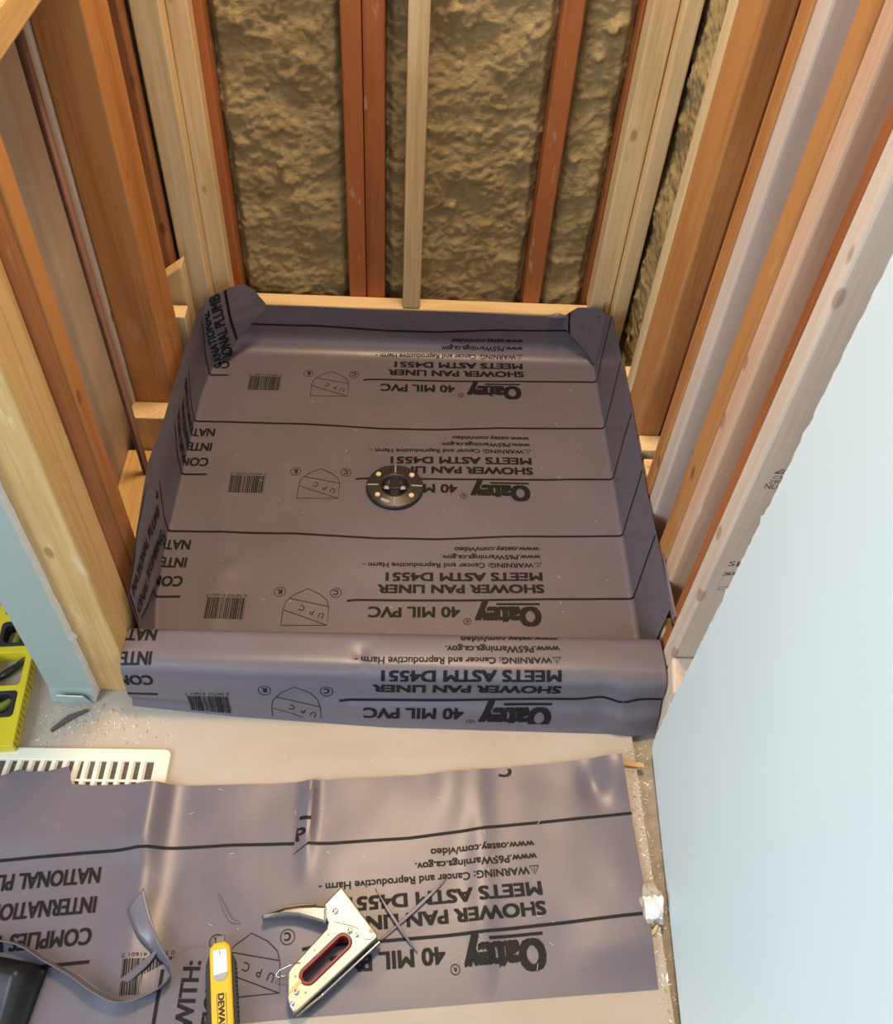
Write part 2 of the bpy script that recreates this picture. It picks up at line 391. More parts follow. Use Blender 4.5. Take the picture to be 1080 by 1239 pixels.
def put_print(bm, src, f, mi=1):
    """Map a cut print (flat bmesh) through f(x, y) -> point and add it to bm with material mi."""
    vm = {}
    for v in src.verts:
        if not v.link_faces: continue
        x, y = v.co.x, v.co.y; p = Vector(f(x, y)); k = v.link_faces[0].material_index
        if k:          # overprinted strokes are stacked a few hundredths of a millimetre apart
            n = (Vector(f(x + .0005, y)) - p).cross(Vector(f(x, y + .0005)) - p).normalized()
            if n.dot(Vector((0, .6, 1.0)) - p) < 0: n = -n
            p = p + n * (k * .00004)
        vm[v] = bm.verts.new(p)
    for fc in src.faces:
        try:
            nf = bm.faces.new([vm[v] for v in fc.verts]); nf.material_index = mi
        except ValueError: pass
    src.free()

def lattice(full=True):
    """One repeat of the sheet's printing; y = 0 at the top of the big name."""
    P = Print()
    P.text('Oatey', .236, .122, .003, .043, .075)
    P.rect(.160, .235, .0475, .0515)
    P.ring(.1095, .015, .0062, .0011); P.text('R', .1115, .1070, .0125, .0175, .05)
    P.text('40 MIL PVC', .098, -.058, .022, .044, .052)
    P.line([(.62, .062), (.35, .061), (.1, .0575), (-.08, .058), (-.095, .056)], .0042)
    P.text('SHOWER PAN LINER', .245, -.044, .072, .090, .072)
    P.text('MEETS ASTM D4551', .244, -.031, .098, .116, .072)
    P.line([(.244, .138), (.2375, .127), (.231, .138), (.244, .138)], .0012); P.rect(.2370, .2380, .1305, .1345); P.rect(.2370, .2380, .1355, .1365)
    P.text('WARNING: Cancer and Reproductive Harm -', .230, -.072, .127, .1375, .04)
    P.text('www.P65Warnings.ca.gov.', .244, .066, .145, .1555, .045)
    P.text('www.oatey.com/video', .243, .090, .163, .1735, .045)
    P.line([(.62, .203), (.41, .201), (.30, .199), (.18, .1975), (.06, .191), (-.05, .192), (-.12, .197), (-.2, .202), (-.3, .204), (-.4, .206), (-.62, .204)], .0042)
    x = -.265; rnd = random.Random(3)
    while x > -.330:
        wd = rnd.choice((.0006, .0006, .0012, .0018, .0024)); P.rect(x - wd, x, .020, .0625); x -= wd + rnd.choice((.0006, .0009, .0014))
    P.text('0 38753 41601 7', -.264, -.332, .0645, .0695)
    a = [(-.2005, .040), (-.197, .056), (-.185, .069), (-.163, .082), (-.141, .070), (-.128, .057), (-.1245, .043)]
    P.line([(-.2005, .007), (-.1245, .007), (-.1245, .043)], .0011); P.line(a, .0011); P.line([(-.2005, .040), (-.2005, .007)], .0011)
    P.line([(-.199, .038), (-.125, .007)], .0011); P.line([(-.193, .062), (-.125, .045)], .0011)
    for ch, px, py in (('U', -.1365, .0240), ('P', -.1530, .0315), ('C', -.1690, .0390)):
        vs, fs, W = glyphs(ch); c, s = math.cos(-.40), math.sin(-.40)
        P.add([(px - (u * c - (v - .5) * s) * .0105 + .004, py - (u * s + (v - .5) * c) * .0115) for u, v in vs], fs)
    P.ring(-.1145, .073, .0095, .0011); P.text('C', -.110, -.119, .068, .0785, .05)
    P.ring(-.2095, .075, .0095, .0011); P.text('R', -.2055, -.2135, .0700, .0805, .05)
    P.line([(-.374, .0645), (-.41, .0640), (-.62, .062)], .0042)
    P.text('COMPLIES WITH:', -.376, -.556, .0845, .1065, .042)
    P.text('INTERNATIONAL', -.376, -.547, .1245, .1465, .042)
    P.text('NATIONAL PLUMBING', -.376, -.598, .1635, .1855, .042)
    return P
LAT = lattice()

# ------------------------------------------------------------------ the room
def room():
    bm = bmesh.new(); add_box(bm, -1.6, .362, -1.2, 1.75, -.02, 0, .0015)
    struct(obj('floor', bm, M_floor))
    bm = bmesh.new(); add_box(bm, .3625, 1.4, -1.2, 1.75, -.05, -.012)
    struct(obj('floor_slab', bm, M_floor_low))
    # outer skin behind the insulation and behind the right hand studs
    bm = bmesh.new(); add_box(bm, -.75, .75, 1.69, 1.70, -.012, 2.44); struct(obj('wall_back', bm, M_paper_back))
    bm = bmesh.new(); add_box(bm, .497, .510, .60, 1.69, -.012, 2.44); struct(obj('wall_outer', bm, M_paper_back))
    # right: pale blue board, cut edge ragged and pale, standing clear of the floor
    a = Vector((.3885, .637)); b = Vector((.300, -1.0)); d = (b - a); L = d.length; d.normalize(); n = Vector((d.y, -d.x))
    if n.x > 0: n = -n
    bm = bmesh.new(); rnd = random.Random(11); rows = []
    NZ = 300
    for k in range(NZ + 1):
        z = .006 + 2.43 * k / NZ
        j = .0026 * nz(z * 55, 3.1) + .0022 * nz(z * 190, 1.7) - .002
        if k < 4: j -= .010 * (1 - k / 4) ** 2
        if rnd.random() < .07: j += .004
        rows.append([(a + d * (-j)), z])
    front = []; mid = []; back = []
    for p, z in rows:
        q = p - n * .0125
        front.append((bm.verts.new((p.x + d.x * .003, p.y + d.y * .003, z)), bm.verts.new((b.x, b.y, z))))
        mid.append(bm.verts.new((p.x, p.y, z)) ); back.append((bm.verts.new((q.x, q.y, z)), bm.verts.new((b.x - n.x * .0125, b.y - n.y * .0125, z))))
    for k in range(NZ):
        bm.faces.new((front[k][0], front[k + 1][0], front[k + 1][1], front[k][1]))
        f = bm.faces.new((mid[k], mid[k + 1], front[k + 1][0], front[k][0])); f.material_index = 1
        f = bm.faces.new((back[k][0], back[k + 1][0], mid[k + 1], mid[k])); f.material_index = 1
        bm.faces.new((back[k][1], back[k + 1][1], back[k + 1][0], back[k][0]))
    f = bm.faces.new((front[0][0], front[0][1], back[0][1], back[0][0], mid[0])); f.material_index = 1
    bmesh.ops.recalc_face_normals(bm, faces=bm.faces)
    struct(obj('wall_right', bm, [M_board, M_gypsum]))
    # left: board on the outside of the low wall, its return strip over the end stud
    bm = bmesh.new(); add_box(bm, -.533, -.520, .70, 1.69, .004, .87); struct(obj('wall_left', bm, M_paper_back))
    bm = bmesh.new(); rnd = random.Random(5); NZ = 120; A = []; B = []; C = []; D = []
    for k in range(NZ + 1):
        z = .004 + .868 * k / NZ; j = .0012 * nz(z * 60, .4) + .0008 * nz(z * 170, 2.2)
        if .155 < z < .170: j += .004
        low = max(0, 1 - z / .035); y0 = .6995 - .010 * low
        A.append(bm.verts.new((-.534, y0, z))); B.append(bm.verts.new((-.4685 + j, y0 + .0005, z)))
        C.append(bm.verts.new((-.4665 + j, .713, z))); D.append(bm.verts.new((-.534, .713, z)))
    for k in range(NZ):
        bm.faces.new((A[k], B[k], B[k + 1], A[k + 1])); f = bm.faces.new((B[k], C[k], C[k + 1], B[k + 1])); f.material_index = 1
        bm.faces.new((C[k], D[k], D[k + 1], C[k + 1])); bm.faces.new((D[k], A[k], A[k + 1], D[k + 1]))
    bm.faces.new((A[0], B[0], C[0], D[0])); bm.faces.new((A[-1], B[-1], C[-1], D[-1]))
    # torn paper tab folded up at the foot
    t = [bm.verts.new(p) for p in ((-.520, .6885, .030), (-.481, .6885, .028), (-.474, .690, .005), (-.515, .686, .004))]
    t2 = [bm.verts.new((v.co.x, v.co.y - .002, v.co.z)) for v in t]
    bm.faces.new(t); bm.faces.new(t2[::-1])
    for i in range(4): f = bm.faces.new((t[i], t[(i + 1) % 4], t2[(i + 1) % 4], t2[i])); f.material_index = 1
    bmesh.ops.recalc_face_normals(bm, faces=bm.faces)
    struct(obj('wall_left_end', bm, [M_green, M_gypsum]))
room()

# ------------------------------------------------------------------ framing
XL, XR = -.412, .402
HT = 2.40
G_L, G_B, G_R = 'studs of the low left wall', 'studs of the back wall', 'studs of the right wall'
def board(x0, x1, y0, y1, z0, z1, mat, label, group=None, name='wall_stud', cat='stud', bev=.0035):
    return tag(box_obj(name, x0, x1, y0, y1, z0, z1, mat, None, bev), label, cat, group)
# left low wall, from the near end to the back corner
board(-.519, XL, .7135, .7575, .0005, .868, W_gold, 'golden pine end stud beside the cut grey-green drywall edge', G_L)
board(-.519, XL - .001, .7585, .796, .0005, .868, W_gold, 'golden pine stud tight behind the end stud of the low left wall', G_L)
board(-.519, -.424, .818, .864, .0005, .868, W_brown, 'reddish brown scuffed stud just behind the two golden end studs', G_L)
board(-.519, -.4225, .866, .905, .0005, .868, W_orange, 'narrow orange-tan stud edge between reddish stud and grey drywall back', G_L)
board(-.497, -.4255, 1.243, 1.352, .0005, .868, W_orange, 'wide knotty orange board standing in the left wall behind the dark pipe', G_L)
board(-.519, -.455, 1.49, 1.53, .0005, .868, W_brown, 'dark brown shaded stud left of the pale corner studs', G_L)
board(-.519, XL, .7135, 1.587, .8685, .909, W_gold_y, 'golden top plate capping the low left wall at top-left corner', None, 'top_plate', 'plate')
board(-.519, -.4225, .908, 1.197, .0005, .0385, W_gold_y, 'golden bottom plate lying between the left wall studs beside liner', None, 'bottom_plate', 'plate')
board(-.519, -.4978, 1.236, 1.28, .0005, .868, W_grey, 'thin greyish brown strip between the dark pipe and wide orange board', G_L)
# small pale blocks behind the liner
board(-.503, -.4225, 1.200, 1.2425,   .0005, .118, W_pale, 'short pale block at the foot of the wide orange board', 'short blocks along the left wall', 'wood_block', 'block', .002)
board(-.475, -.4225, 1.392, 1.428, .0005, .196, W_pale, 'short pale block with knot below the back-left corner studs', 'short blocks along the left wall', 'wood_block', 'block', .002)
def slant_block():
    bm = bmesh.new()
    add_box(bm, -.020, .020, -.018, .018, 0, .272, .002)
    for v in bm.verts:
        if v.co.z > .2: v.co.z -= .03 * (0.02 - v.co.x) / .04
    o = obj('wood_block', bm, W_pale); o.location = (-.4455, 1.460, .0005)
    tag(o, 'short pale block with slanted sawn top left of the back corner', 'block', 'short blocks along the left wall')
slant_block()
# new pale corner framing at the back left
board(-.4475, -.3998, 1.516, 1.552, .0005, HT, W_pale, 'pale stud at back-left corner nearest the brown stud', G_B)
board(-.4025, -.3655, 1.554, 1.5895, .1115, HT, W_pale, 'pale stud at back-left corner beside the first insulation bay', G_B)
# old orange studs of the back wall
board(-.40, -.3505, 1.5905, 1.68, .0005, HT, W_rust, 'thin orange stud edge at the left border of the insulation', G_B)
board(-.1285, -.0935, 1.5905, 1.68, .0005, HT, W_rust, 'left board of the doubled orange stud, scuffed white along it', G_B)
board(-.0922, -.0545, 1.5905, 1.68, .0005, HT, W_rust, 'right board of the doubled orange stud beside the pale batten', G_B)
board(.2365, .2725, 1.5905, 1.68, .0005, HT, W_rust, 'single rust orange stud leaning in the right half of back wall', G_B)
board(.3675, .402, 1.6055, 1.68, .0005, HT, W_rust, 'sliver of rust stud behind the pale back-right corner stud', G_B)
o = board(-.0165, .0195, 1.5535, 1.5885, .1115, HT, W_pale, 'pale narrow batten standing on the back ledge in the middle', G_B, 'batten', 'batten')
board(-.4115, .4015, 1.5535, 1.5895, .0005, .111, W_pale_x, 'pale horizontal ledge board along the back above the liner', None, 'ledge_board', 'board')
# back right corner
board(.3725, .4155, 1.554, 1.602, .1115, HT, W_pale, 'pale square-edged stud at back-right corner beside insulation', G_B)
board(.4168, .4465, 1.528, 1.572, .0005, HT, W_pale, 'pale stud right of the dark seam in back-right corner', G_B)
# right wall, from the back to the near end
board(XR, .492, 1.236, 1.276, .0005, HT, W_pale, 'thin pale stud edge between the right insulation and orange stud', G_R)
board(XR, .440, 1.130, 1.2345, .0005, HT, W_orange, 'wide orange-brown stud third from the back in right wall', G_R)
board(XR, .492, .9955, 1.033, .0005, HT, W_orange, 'narrow orange stud edge left of the greyish white stud', G_R)
board(XR + .001, .492, .955, .9945, .0005, HT, W_grey, 'greyish white smooth stud with a dark nail hole', G_R)
board(XR, .47, .850, .895, .0005, HT, W_orange, 'cracked orange stud edge between greyish stud and pink stud', G_R)
board(XR + .001, .492, .812, .849, .0005, HT, W_pink, 'pinkish fir stud with white scuff, second from near end', G_R)
board(XR + .002, .492, .7465, .768, .0005, HT, W_rust, 'thin rust board added for the dark red shadow strip between pink stud and stamped stud', G_R)  # board added where a dark red shadow strip falls; the shade is its colour
NS = box_obj('wall_stud', XR, .492, .712, .745, .0005, HT, W_blond, None, .0035)
tag(NS, 'bright blond stud with black grade stamps beside blue drywall', 'stud', G_R)
def stamps():
    P = Print()
    def T(s, x, z, w_, h, off=.0): 
        vs, fs, W = glyphs(s); P.add([(x + a * w_ / W, z + b * h) for a, b in vs], fs)
    T('NLGA', .420, .514, .028, .009, .006); T('240-2', .422, .524, .022, .006); T('CSI', .424, .532, .014, .005)
    P.line([(.424, .541), (.431, .548), (.438, .541), (.424, .541)], .0015); P.line([(.427, .541), (.431, .545), (.435, .541)], .001)
    T('SEL', .421, .362, .030, .011, .025)
    P.line([(.4205, .341), (.445, .345), (.445, .352), (.4205, .348), (.4205, .341)], .0008); P.rect(.4225, .4300, .3435, .3470); P.rect(.4320, .4430, .3445, .3480)
    P.line([(.4225, .309), (.435, .311), (.435, .317), (.4225, .315), (.4225, .309)], .0008)
    T('92', .432, .301, .012, .007, .006)
    bm = bmesh.new(); bm.from_mesh(NS.data)
    lx, ly, lz = NS.location
    put_print(bm, P.clipped([]), lambda x, z: (x - lx, .7117 - ly, z - lz))
    bmesh.ops.recalc_face_normals(bm, faces=[f for f in bm.faces if f.material_index == 0])
    bm.to_mesh(NS.data); bm.free(); NS.data.materials.append(M_stamp)
stamps()
def foot_block():
    bm = bmesh.new(); add_box(bm, -.02, .02, -.024, .024, 0, .150, .004)
    for v in bm.verts:
        if v.co.z > .12 and v.co.y < 0: v.co.z -= .022
    o = obj('wood_block', bm, W_blond); o.location = (.4215, .6865, -.0115)
    tag(o, 'blond short block at the foot of the stamped stud by curb', 'block', 'short blocks along the right wall')
    bm = bmesh.new(); add_box(bm, -.022, .022, -.012, .012, 0, .118, .003)
    o = obj('wood_block', bm, W_pale); o.location = (.4265, .7815, .0005)
    tag(o, 'small pale block with knot at the right end of curb', 'block', 'short blocks along the right wall')
foot_block()
for (y0, y1, lab) in ((1.035, 1.072, 'small pale block end low beside the narrow orange stud, right wall'), (1.277, 1.31, 'small pale block end low beside the thin pale stud, right wall')):
    board(XR + .001, .470, y0, y1, .0005, .184, W_pale, lab, 'short blocks along the right wall', 'wood_block', 'block', .002)
board(XR + .001, .470, 1.092, 1.1285, .0005, .184, W_pale, 'small pale block end at the foot of wide orange-brown stud', 'short blocks along the right wall', 'wood_block', 'block', .002)
# pipe in the left wall
bm = bmesh.new(); add_tube(bm, [(0, 0, 0), (0, 0, .867)], .0068, 14)
o = obj('water_pipe', bm, M_pipe, smooth=True); o.location = (-.473, 1.139, .0005); tag(o, 'thin dark brown pipe rising in the left wall bay', 'pipe')

# insulation
def batt(name, x0, x1, z0, z1, y, label, seed, yaxis=False, group='insulation batts'):
    bm = bmesh.new(); W = x1 - x0; H = z1 - z0
    nu = max(20, int(W / .003)); nv = int(min(H, .95) / .0032) + 30
    rnd = random.Random(seed)
    clumps = [(rnd.uniform(.1, .9) * W, rnd.uniform(.02, .75), rnd.uniform(.008, .02), rnd.uniform(.004, .012)) for _ in range(9)]
    def f(a, b):
        x = a * W; z = (b * 40 / 30 * .95 if b < .75 else .95 + (b - .75) / .25 * (H - .95))
        p = Vector((x * 1.0 + seed * 3.3, 0, z))
        h = .010 * noise.fractal(Vector((p.x * 7, seed, p.z * 9)), 1.0, 2.0, 5)
        h += .0035 * abs(noise.fractal(Vector((p.x * 26, seed * 2, p.z * 34)), .9, 2.0, 5))
        h += .0022 * noise.fractal(Vector((p.x * 80, seed, p.z * 105)), .8, 2.0, 3); fl = nz(p.x * 24, p.z * 30, seed + 5.0); h += .0028 * sstep(.34, .40, fl) * (1 - .6 * sstep(.34, .6, fl))
        h += .006 * max(0, noise.ridged_multi_fractal(Vector((p.x * 10, seed, p.z * 13)), 1.0, 2.0, 5, 1.0, 2.0) - 1.3)
        for cx, cz, cr, ch in clumps:
            d = math.hypot(x - cx, (z - cz) * 1.1) / cr
            if d < 1.6: h += ch * math.exp(-d * d * 2) * (1 + .8 * nz(x * 130, z * 130, seed))
        e = min(x, W - x) if not yaxis else .05; h -= .018 * (1 - sstep(0, .016 + .008 * nz(seed, z * 14), e))
        return (x0 + x, -h, z) if not yaxis else (-h, x0 + x, z)
    fs = grid(bm, f, nu, nv)
    bmesh.ops.recalc_face_normals(bm, faces=bm.faces)
    # close it towards the outer skin
    ring = [e for e in bm.edges if len(e.link_faces) == 1]
    r = bmesh.ops.extrude_edge_only(bm, edges=ring)
    for g in r['geom']:
        if isinstance(g, bmesh.types.BMVert):
            if yaxis: g.co.x = .035
            else: g.co.y = .045
    o = obj(name, bm, M_wool, smooth=True)
    cx = (x0 + x1) / 2
    for v in o.data.vertices:
        if yaxis: v.co.y -= cx
        else: v.co.x -= cx
    o.location = (y, cx, z0) if yaxis else (cx, y, z0)
    # grid winding faces the shower
    tag(o, label, 'insulation', group); return o
batt('insulation_batt', -.350, -.129, .002, 2.39, 1.622, 'yellow-brown wool batt filling the left back bay', 1)
batt('insulation_batt', -.054, .236, .002, 2.39, 1.625, 'yellow-brown wool batt in the wide middle bay behind the batten', 2)
batt('insulation_batt', .273, .367, .002, 2.39, 1.622, 'narrow crumpled wool batt right of the single orange stud', 3)
batt('insulation_batt', 1.312, 1.604, .002, 2.39, .459, 'wool batt strip in the right wall beside the corner stud', 4, True)

# ------------------------------------------------------------------ the shower pan liner
UL0, uR, rL, rR = -.395, .391, .006, .008
def uLf(v): return interp([(.78, -.395), (.83, -.400), (.88, -.409), (.95, -.413), (1.05, -.4145), (1.38, -.4135), (1.44, -.408), (1.505, -.395)], v)
uL = UL0
vB, rB = 1.512, .036
SLOPE = .025
def side_top_left(v): return interp([(.74, .172), (.84, .187), (.93, .200), (1.0, .215), (1.125, .197), (1.31, .188), (1.44, .178), (1.50, .150), (1.555, .10)], v)
def side_top_right(v): return interp([(.74, .178), (.86, .182), (1.0, .178), (1.24, .186), (1.46, .180), (1.515, .145), (1.555, .125)], v)
def arc(a, r):
    """a = length past the fold line; returns (out, up)."""
    q = r * math.pi / 2
    if a <= 0: return 0.0, .0
    if a < q: t = a / r; return r * math.sin(t), r * (1 - math.cos(t))
    return r, r + (a - q)
def floor_wave(u, v):
    e = sstep(0, .10, u - uL) * sstep(0, .08, uR - u) * sstep(0, .06, v - .775) * sstep(0, .05, vB - v)
    h = .0016 * nz(u * 6, v * 6, 1.0) + .0006 * nz(u * 19, v * 15, 4.0)
    h += .0018 * math.exp(-((u + .33 + .1 * (v - 1)) / .022) ** 2)          # soft fold line of the rolled sheet
    h += .0022 * math.exp(-(((u + .30) / .02) ** 2 + ((v - .955) / .02) ** 2))
    return .0035 + h * e
def S(u, v):
    ul = uLf(v)
    if u < ul:
        o, z = arc(ul - u, rL); x = ul - o; x += (UL0 - ul) * .55 * sstep(.03, .16, z); z += .0035 * (1 - sstep(0, .02, z))
        if z > .02: x += .0015 * nz(v * 9, z * 9, 2.0) * sstep(.02, .06, z)
    elif u > uR:
        o, z = arc(u - uR, rR); x = uR + o; z += .0035 * (1 - sstep(0, .02, z))
        if z > .01: x += .0015 * nz(v * 8, z * 9, 5.0) * sstep(.01, .05, z) + .0008 * sstep(.02, .18, z)
        x = min(x, XR - .0008)
    else: x, z = u, floor_wave(u, v)
    y = v
    if v > vB:
        if uL <= u <= uR or True:
            o, zz = arc(v - vB, rB); y = vB + o
            if ul - .004 <= u <= uR + .001:
                z = max(z, 0) + zz; y += .0015 * nz(u * 9, zz * 15, 7.0) * sstep(.02, .06, zz)
                y = min(y, 1.552)
    return Vector((x, y, z))
def Snorm(F, u, v, e=.0008):
    n = (F(u + e, v) - F(u - e, v)).cross(F(u, v + e) - F(u, v - e))
    return n.normalized() if n.length > 1e-12 else Vector((0, 0, 1))
# curb: length w runs from the top back edge over the top and down the front
CP = [(0.0, .772, .001), (.0, .762, .03), (0.0, .757, .095), (0.0, .753, .1045)]
def curb_bot(u): return interp([(-.42, .690), (-.25, .674), (-.02, .660), (.2, .657), (.33, .655), (.36, .651), (.41, .660)], u)
def curb_profile(u):
    """Polyline (y, z) of the curb cover at u, with the accumulated length."""
    yb = curb_bot(u); t = (u + .42) / .83
    yf = .698 - .012 * t
    pts = [(.782, .0005), (.774, .006), (.7695, .03), (.7670, .09), (.7635, .1015), (.7580, .1065), (.7500, .1080)]
    pts += [(yf + .025, .1085), (yf + .012, .1065), (yf + .003, .1015), (yf - .003, .093), (yf - .006, .080), (yf - .009, .058), ((yf + yb) / 2 - .006, .036), (yb + .004, .014), (yb, .004), (yb - .002, .0008)]
    acc = [0.0]
    for (a, b), (c, d) in zip(pts, pts[1:]): acc.append(acc[-1] + math.hypot(c - a, d - b))
    return pts, acc
CURB0 = 4        # profile vertex taken as w = 0
_cp = {}
def C(u, w):
    k = round(u, 5)
    if k not in _cp:
        pts, acc = curb_profile(u); _cp[k] = (pts, [a - acc[CURB0] for a in acc])
    pts, acc = _cp[k]
    i = 0
    while i < len(acc) - 2 and w > acc[i + 1]: i += 1
    t = (w - acc[i]) / (acc[i + 1] - acc[i]); t = max(-.2, min(1.0, t))
    p0 = pts[max(i - 1, 0)]; p1 = pts[i]; p2 = pts[i + 1]; p3 = pts[min(i + 2, len(pts) - 1)]
    def cr(a, b, c, d): return b + .5 * t * ((c - a) + t * ((2 * a - 5 * b + 4 * c - d) + t * (3 * (b - c) + d - a)))
    y = cr(p0[0], p1[0], p2[0], p3[0]); z = cr(p0[1], p1[1], p2[1], p3[1])
    f = sstep(0.0, .03, w) * sstep(0, .03, acc[-1] - w)
    # dent a third of the way along, bulge near the right end, lazy waves
    dn = -.0035 * math.exp(-((u + .062) / .011) ** 2) * sstep(.02, .05, w) * (1 - sstep(.075, .10, w))
    dn += .006 * math.exp(-((u - .338) / .018) ** 2) * sstep(.06, .12, w)
    dn += -.004 * math.exp(-((u - .305) / .02) ** 2) * sstep(.07, .12, w)
    dn += .0015 * nz(u * 7, w * 14, 3.0)
    y -= dn * f * sstep(.035, .06, w); z += dn * f * (1 - sstep(.035, .07, w))
    x = u
    if u > .375: x = u
    return Vector((x, y, max(z, .0008)))
def curb_len(u):
    pts, acc = curb_profile(u); return acc[-1] - acc[CURB0], acc[CURB0]

def liner():
    bm = bmesh.new()
    # floor with both side walls
    qL, qR = rL * math.pi / 2, rR * math.pi / 2
    us = []
    def ulist(v):
        hl, hr = side_top_left(v), side_top_right(v); uL = uLf(v)
        L = [uL - qL - (hl - rL) * (1 - k / 26) for k in range(26)] + [uL - qL * (1 - k / 8) for k in range(8)]
        L += [uL + (uR - uL) * k / 120 for k in range(120)]
        L += [uR + qR * k / 6 for k in range(6)] + [uR + qR + (hr - rR) * k / 26 for k in range(27)]
        return L
    vs_ = [.772 + (vB - .772) * k / 124 for k in range(125)]
    n_side = [vB + .040 * k / 8 for k in range(1, 9)]
    rows = []
    for v in vs_: rows.append([bm.verts.new(S(u, v)) for u in ulist(v)])
    for r0, r1 in zip(rows, rows[1:]):
        for i in range(len(r0) - 1): bm.faces.new((r0[i], r0[i + 1], r1[i + 1], r1[i]))
    # side walls run on to the back corner
    def side_only(i0, i1, last):
        prev = last
        for v in n_side:
            ul = ulist(vB); cur = []
            for i in range(i0, i1):
                p = S(ul[i], vB); cur.append(bm.verts.new((p.x, v, p.z)))
            for i in range(len(cur) - 1): bm.faces.new((prev[i], prev[i + 1], cur[i + 1], cur[i]))
            prev = cur
    side_only(0, 35, rows[-1][0:35]); nU = len(rows[-1]); side_only(nU - 34, nU, rows[-1][nU - 34:nU])
    # back wall
    q = rB * math.pi / 2
    top = .106
    ub = [uL - .020 + (uR + .009 - uL + .020) * k / 130 for k in range(131)]
    vb = [vB + q * k / 14 for k in range(15)] + [vB + q + (top - rB) * k / 16 for k in range(1, 17)]
    prev = None
    for v in vb:
        cur = []
        for u in ub:
            uc = min(max(u, uL), uR); p = S(uc, v)
            p.x = u; p.z += .003 * nz(u * 5, 0.3) * sstep(vB + q, vb[-1], v)
            cur.append(bm.verts.new(p))
        if prev:
            for i in range(130): bm.faces.new((prev[i], prev[i + 1], cur[i + 1], cur[i]))
        prev = cur
    # curb
    prev = None
    for k in range(0, 161):
        u = -.4115 + (.3985 + .4115) * k / 160
        ln, back = curb_len(u); cur = [bm.verts.new(C(u, -back + (ln + back) * j / 60)) for j in range(61)]
        if prev:
            for i in range(60): bm.faces.new((prev[i], prev[i + 1], cur[i + 1], cur[i]))
        prev = cur
    # front left corner: the surplus is folded flat against the side
    def flap_top(y): return interp([(.776, .180), (.86, .188), (.965, .197), (1.01, .150)], y)
    def flap_bot(y): return interp([(.776, .100), (.865, .060), (.93, .036), (1.01, .085)], y)
    def flap(y, z, off=0.0):
        b = .0030 * math.sin(max(0, min(1, (y - .776) / .23)) * math.pi)
        return Vector((interp([(.776, -.3985), (.83, -.402), (.88, -.4085), (1.01, -.410)], y) + b + .0016 * nz(y * 20, z * 20, 9.0) + off, y, z))
    grid(bm, lambda a, b: flap(.776 + .234 * a, flap_bot(.776 + .234 * a) * (1 - b) + flap_top(.776 + .234 * a) * b), 46, 24)
    # back left ear
    def ear_top(x): return interp([(-.409, .150), (-.398, .176), (-.385, .180), (-.335, .178), (-.316, .160), (-.298, .124), (-.294, .112)], x)
    def ear_bot(x): return interp([(-.409, .010), (-.392, .016), (-.372, .030), (-.357, .050), (-.298, .110), (-.294, .112)], x)
    def ear(x, z, off=0.0):
        y = interp([(-.409, 1.470), (-.388, 1.484), (-.372, 1.497), (-.358, 1.512), (-.33, 1.530), (-.294, 1.546)], x)
        return Vector((x, y - .006 * max(0, 1 - abs(z - .10) / .1) - .0015 * nz(x * 40, z * 40) - off, z))
    grid(bm, lambda a, b: ear(-.409 + .115 * a, ear_bot(-.409 + .115 * a) * (1 - b) + ear_top(-.409 + .115 * a) * b), 40, 30)
    # back right tuck
    def tuck_top(x): return interp([(.318, .108), (.330, .124), (.345, .139), (.37, .144), (.392, .147), (.400, .142)], x)
    def tuck_bot(x): return interp([(.318, .095), (.338, .070), (.37, .040), (.400, .006)], x)
    def tuck(x, z, off=0.0):
        y = interp([(.318, 1.5465), (.345, 1.541), (.385, 1.532), (.400, 1.515)], x)
        return Vector((x, y - .003 * sstep(.14, .04, z) - off, z))
    grid(bm, lambda a, b: tuck(.318 + .082 * a, tuck_bot(.318 + .082 * a) * (1 - b) + tuck_top(.318 + .082 * a) * b), 26, 20)
    # small curled lip left of that tuck, and the rolled hem at the near right corner
    def lip(a, b):
        x = .284 + .046 * a; r = .0075 * math.sin(math.pi * a); t = b * math.pi * 1.2
        return Vector((x, 1.5455 - r * math.sin(t) - .001, .108 + .012 * math.sin(math.pi * a) - r * (1 - math.cos(t))))
    grid(bm, lip, 14, 10)
    def hem(a, b):
        y = .748 + .115 * a; r = .0075 * (1 - .75 * a); t = b * math.pi * 1.75
        return Vector((.3995 + r * (1 - math.cos(t)) * .6, y + .003 * math.sin(t), .168 + .014 * sstep(0, 1, a) + (.012 - .006 * a) + r * 1.5 * math.sin(t) - .006 * (1 - a)))
    grid(bm, hem, 16, 14)
    base_faces = list(bm.faces)
    # give the sheet its thickness (1 mm) below the visible side
    for f in base_faces: f.smooth = True
    # ---- printing
    OFF = .0007
    for k in range(3):
        yb = .836 + .279 * k
        P = LAT.moved(lambda x, y, yb=yb: (x, yb + y + SLOPE * x))
        uT, vT = .58, vB + q + (top - rB) - .001
        xs = [-.54 + .02 * i for i in range(8)] + [-.378 - .004 * i for i in range(0, 18)] + [-.37 + .02 * i for i in range(38)] + [uR + qR * i / 5 for i in range(6)] + [.42 + .03 * i for i in range(5)]
        ys = [.80 + .02 * i for i in range(36)] + [vB + q * i / 12 for i in range(13)]
        pl = [((0, .78), (0, -1)), ((0, vT), (0, 1)), ((uL - qL - .155, 0), (-1, 0)), ((uR + qR + .168, 0), (1, 0))]
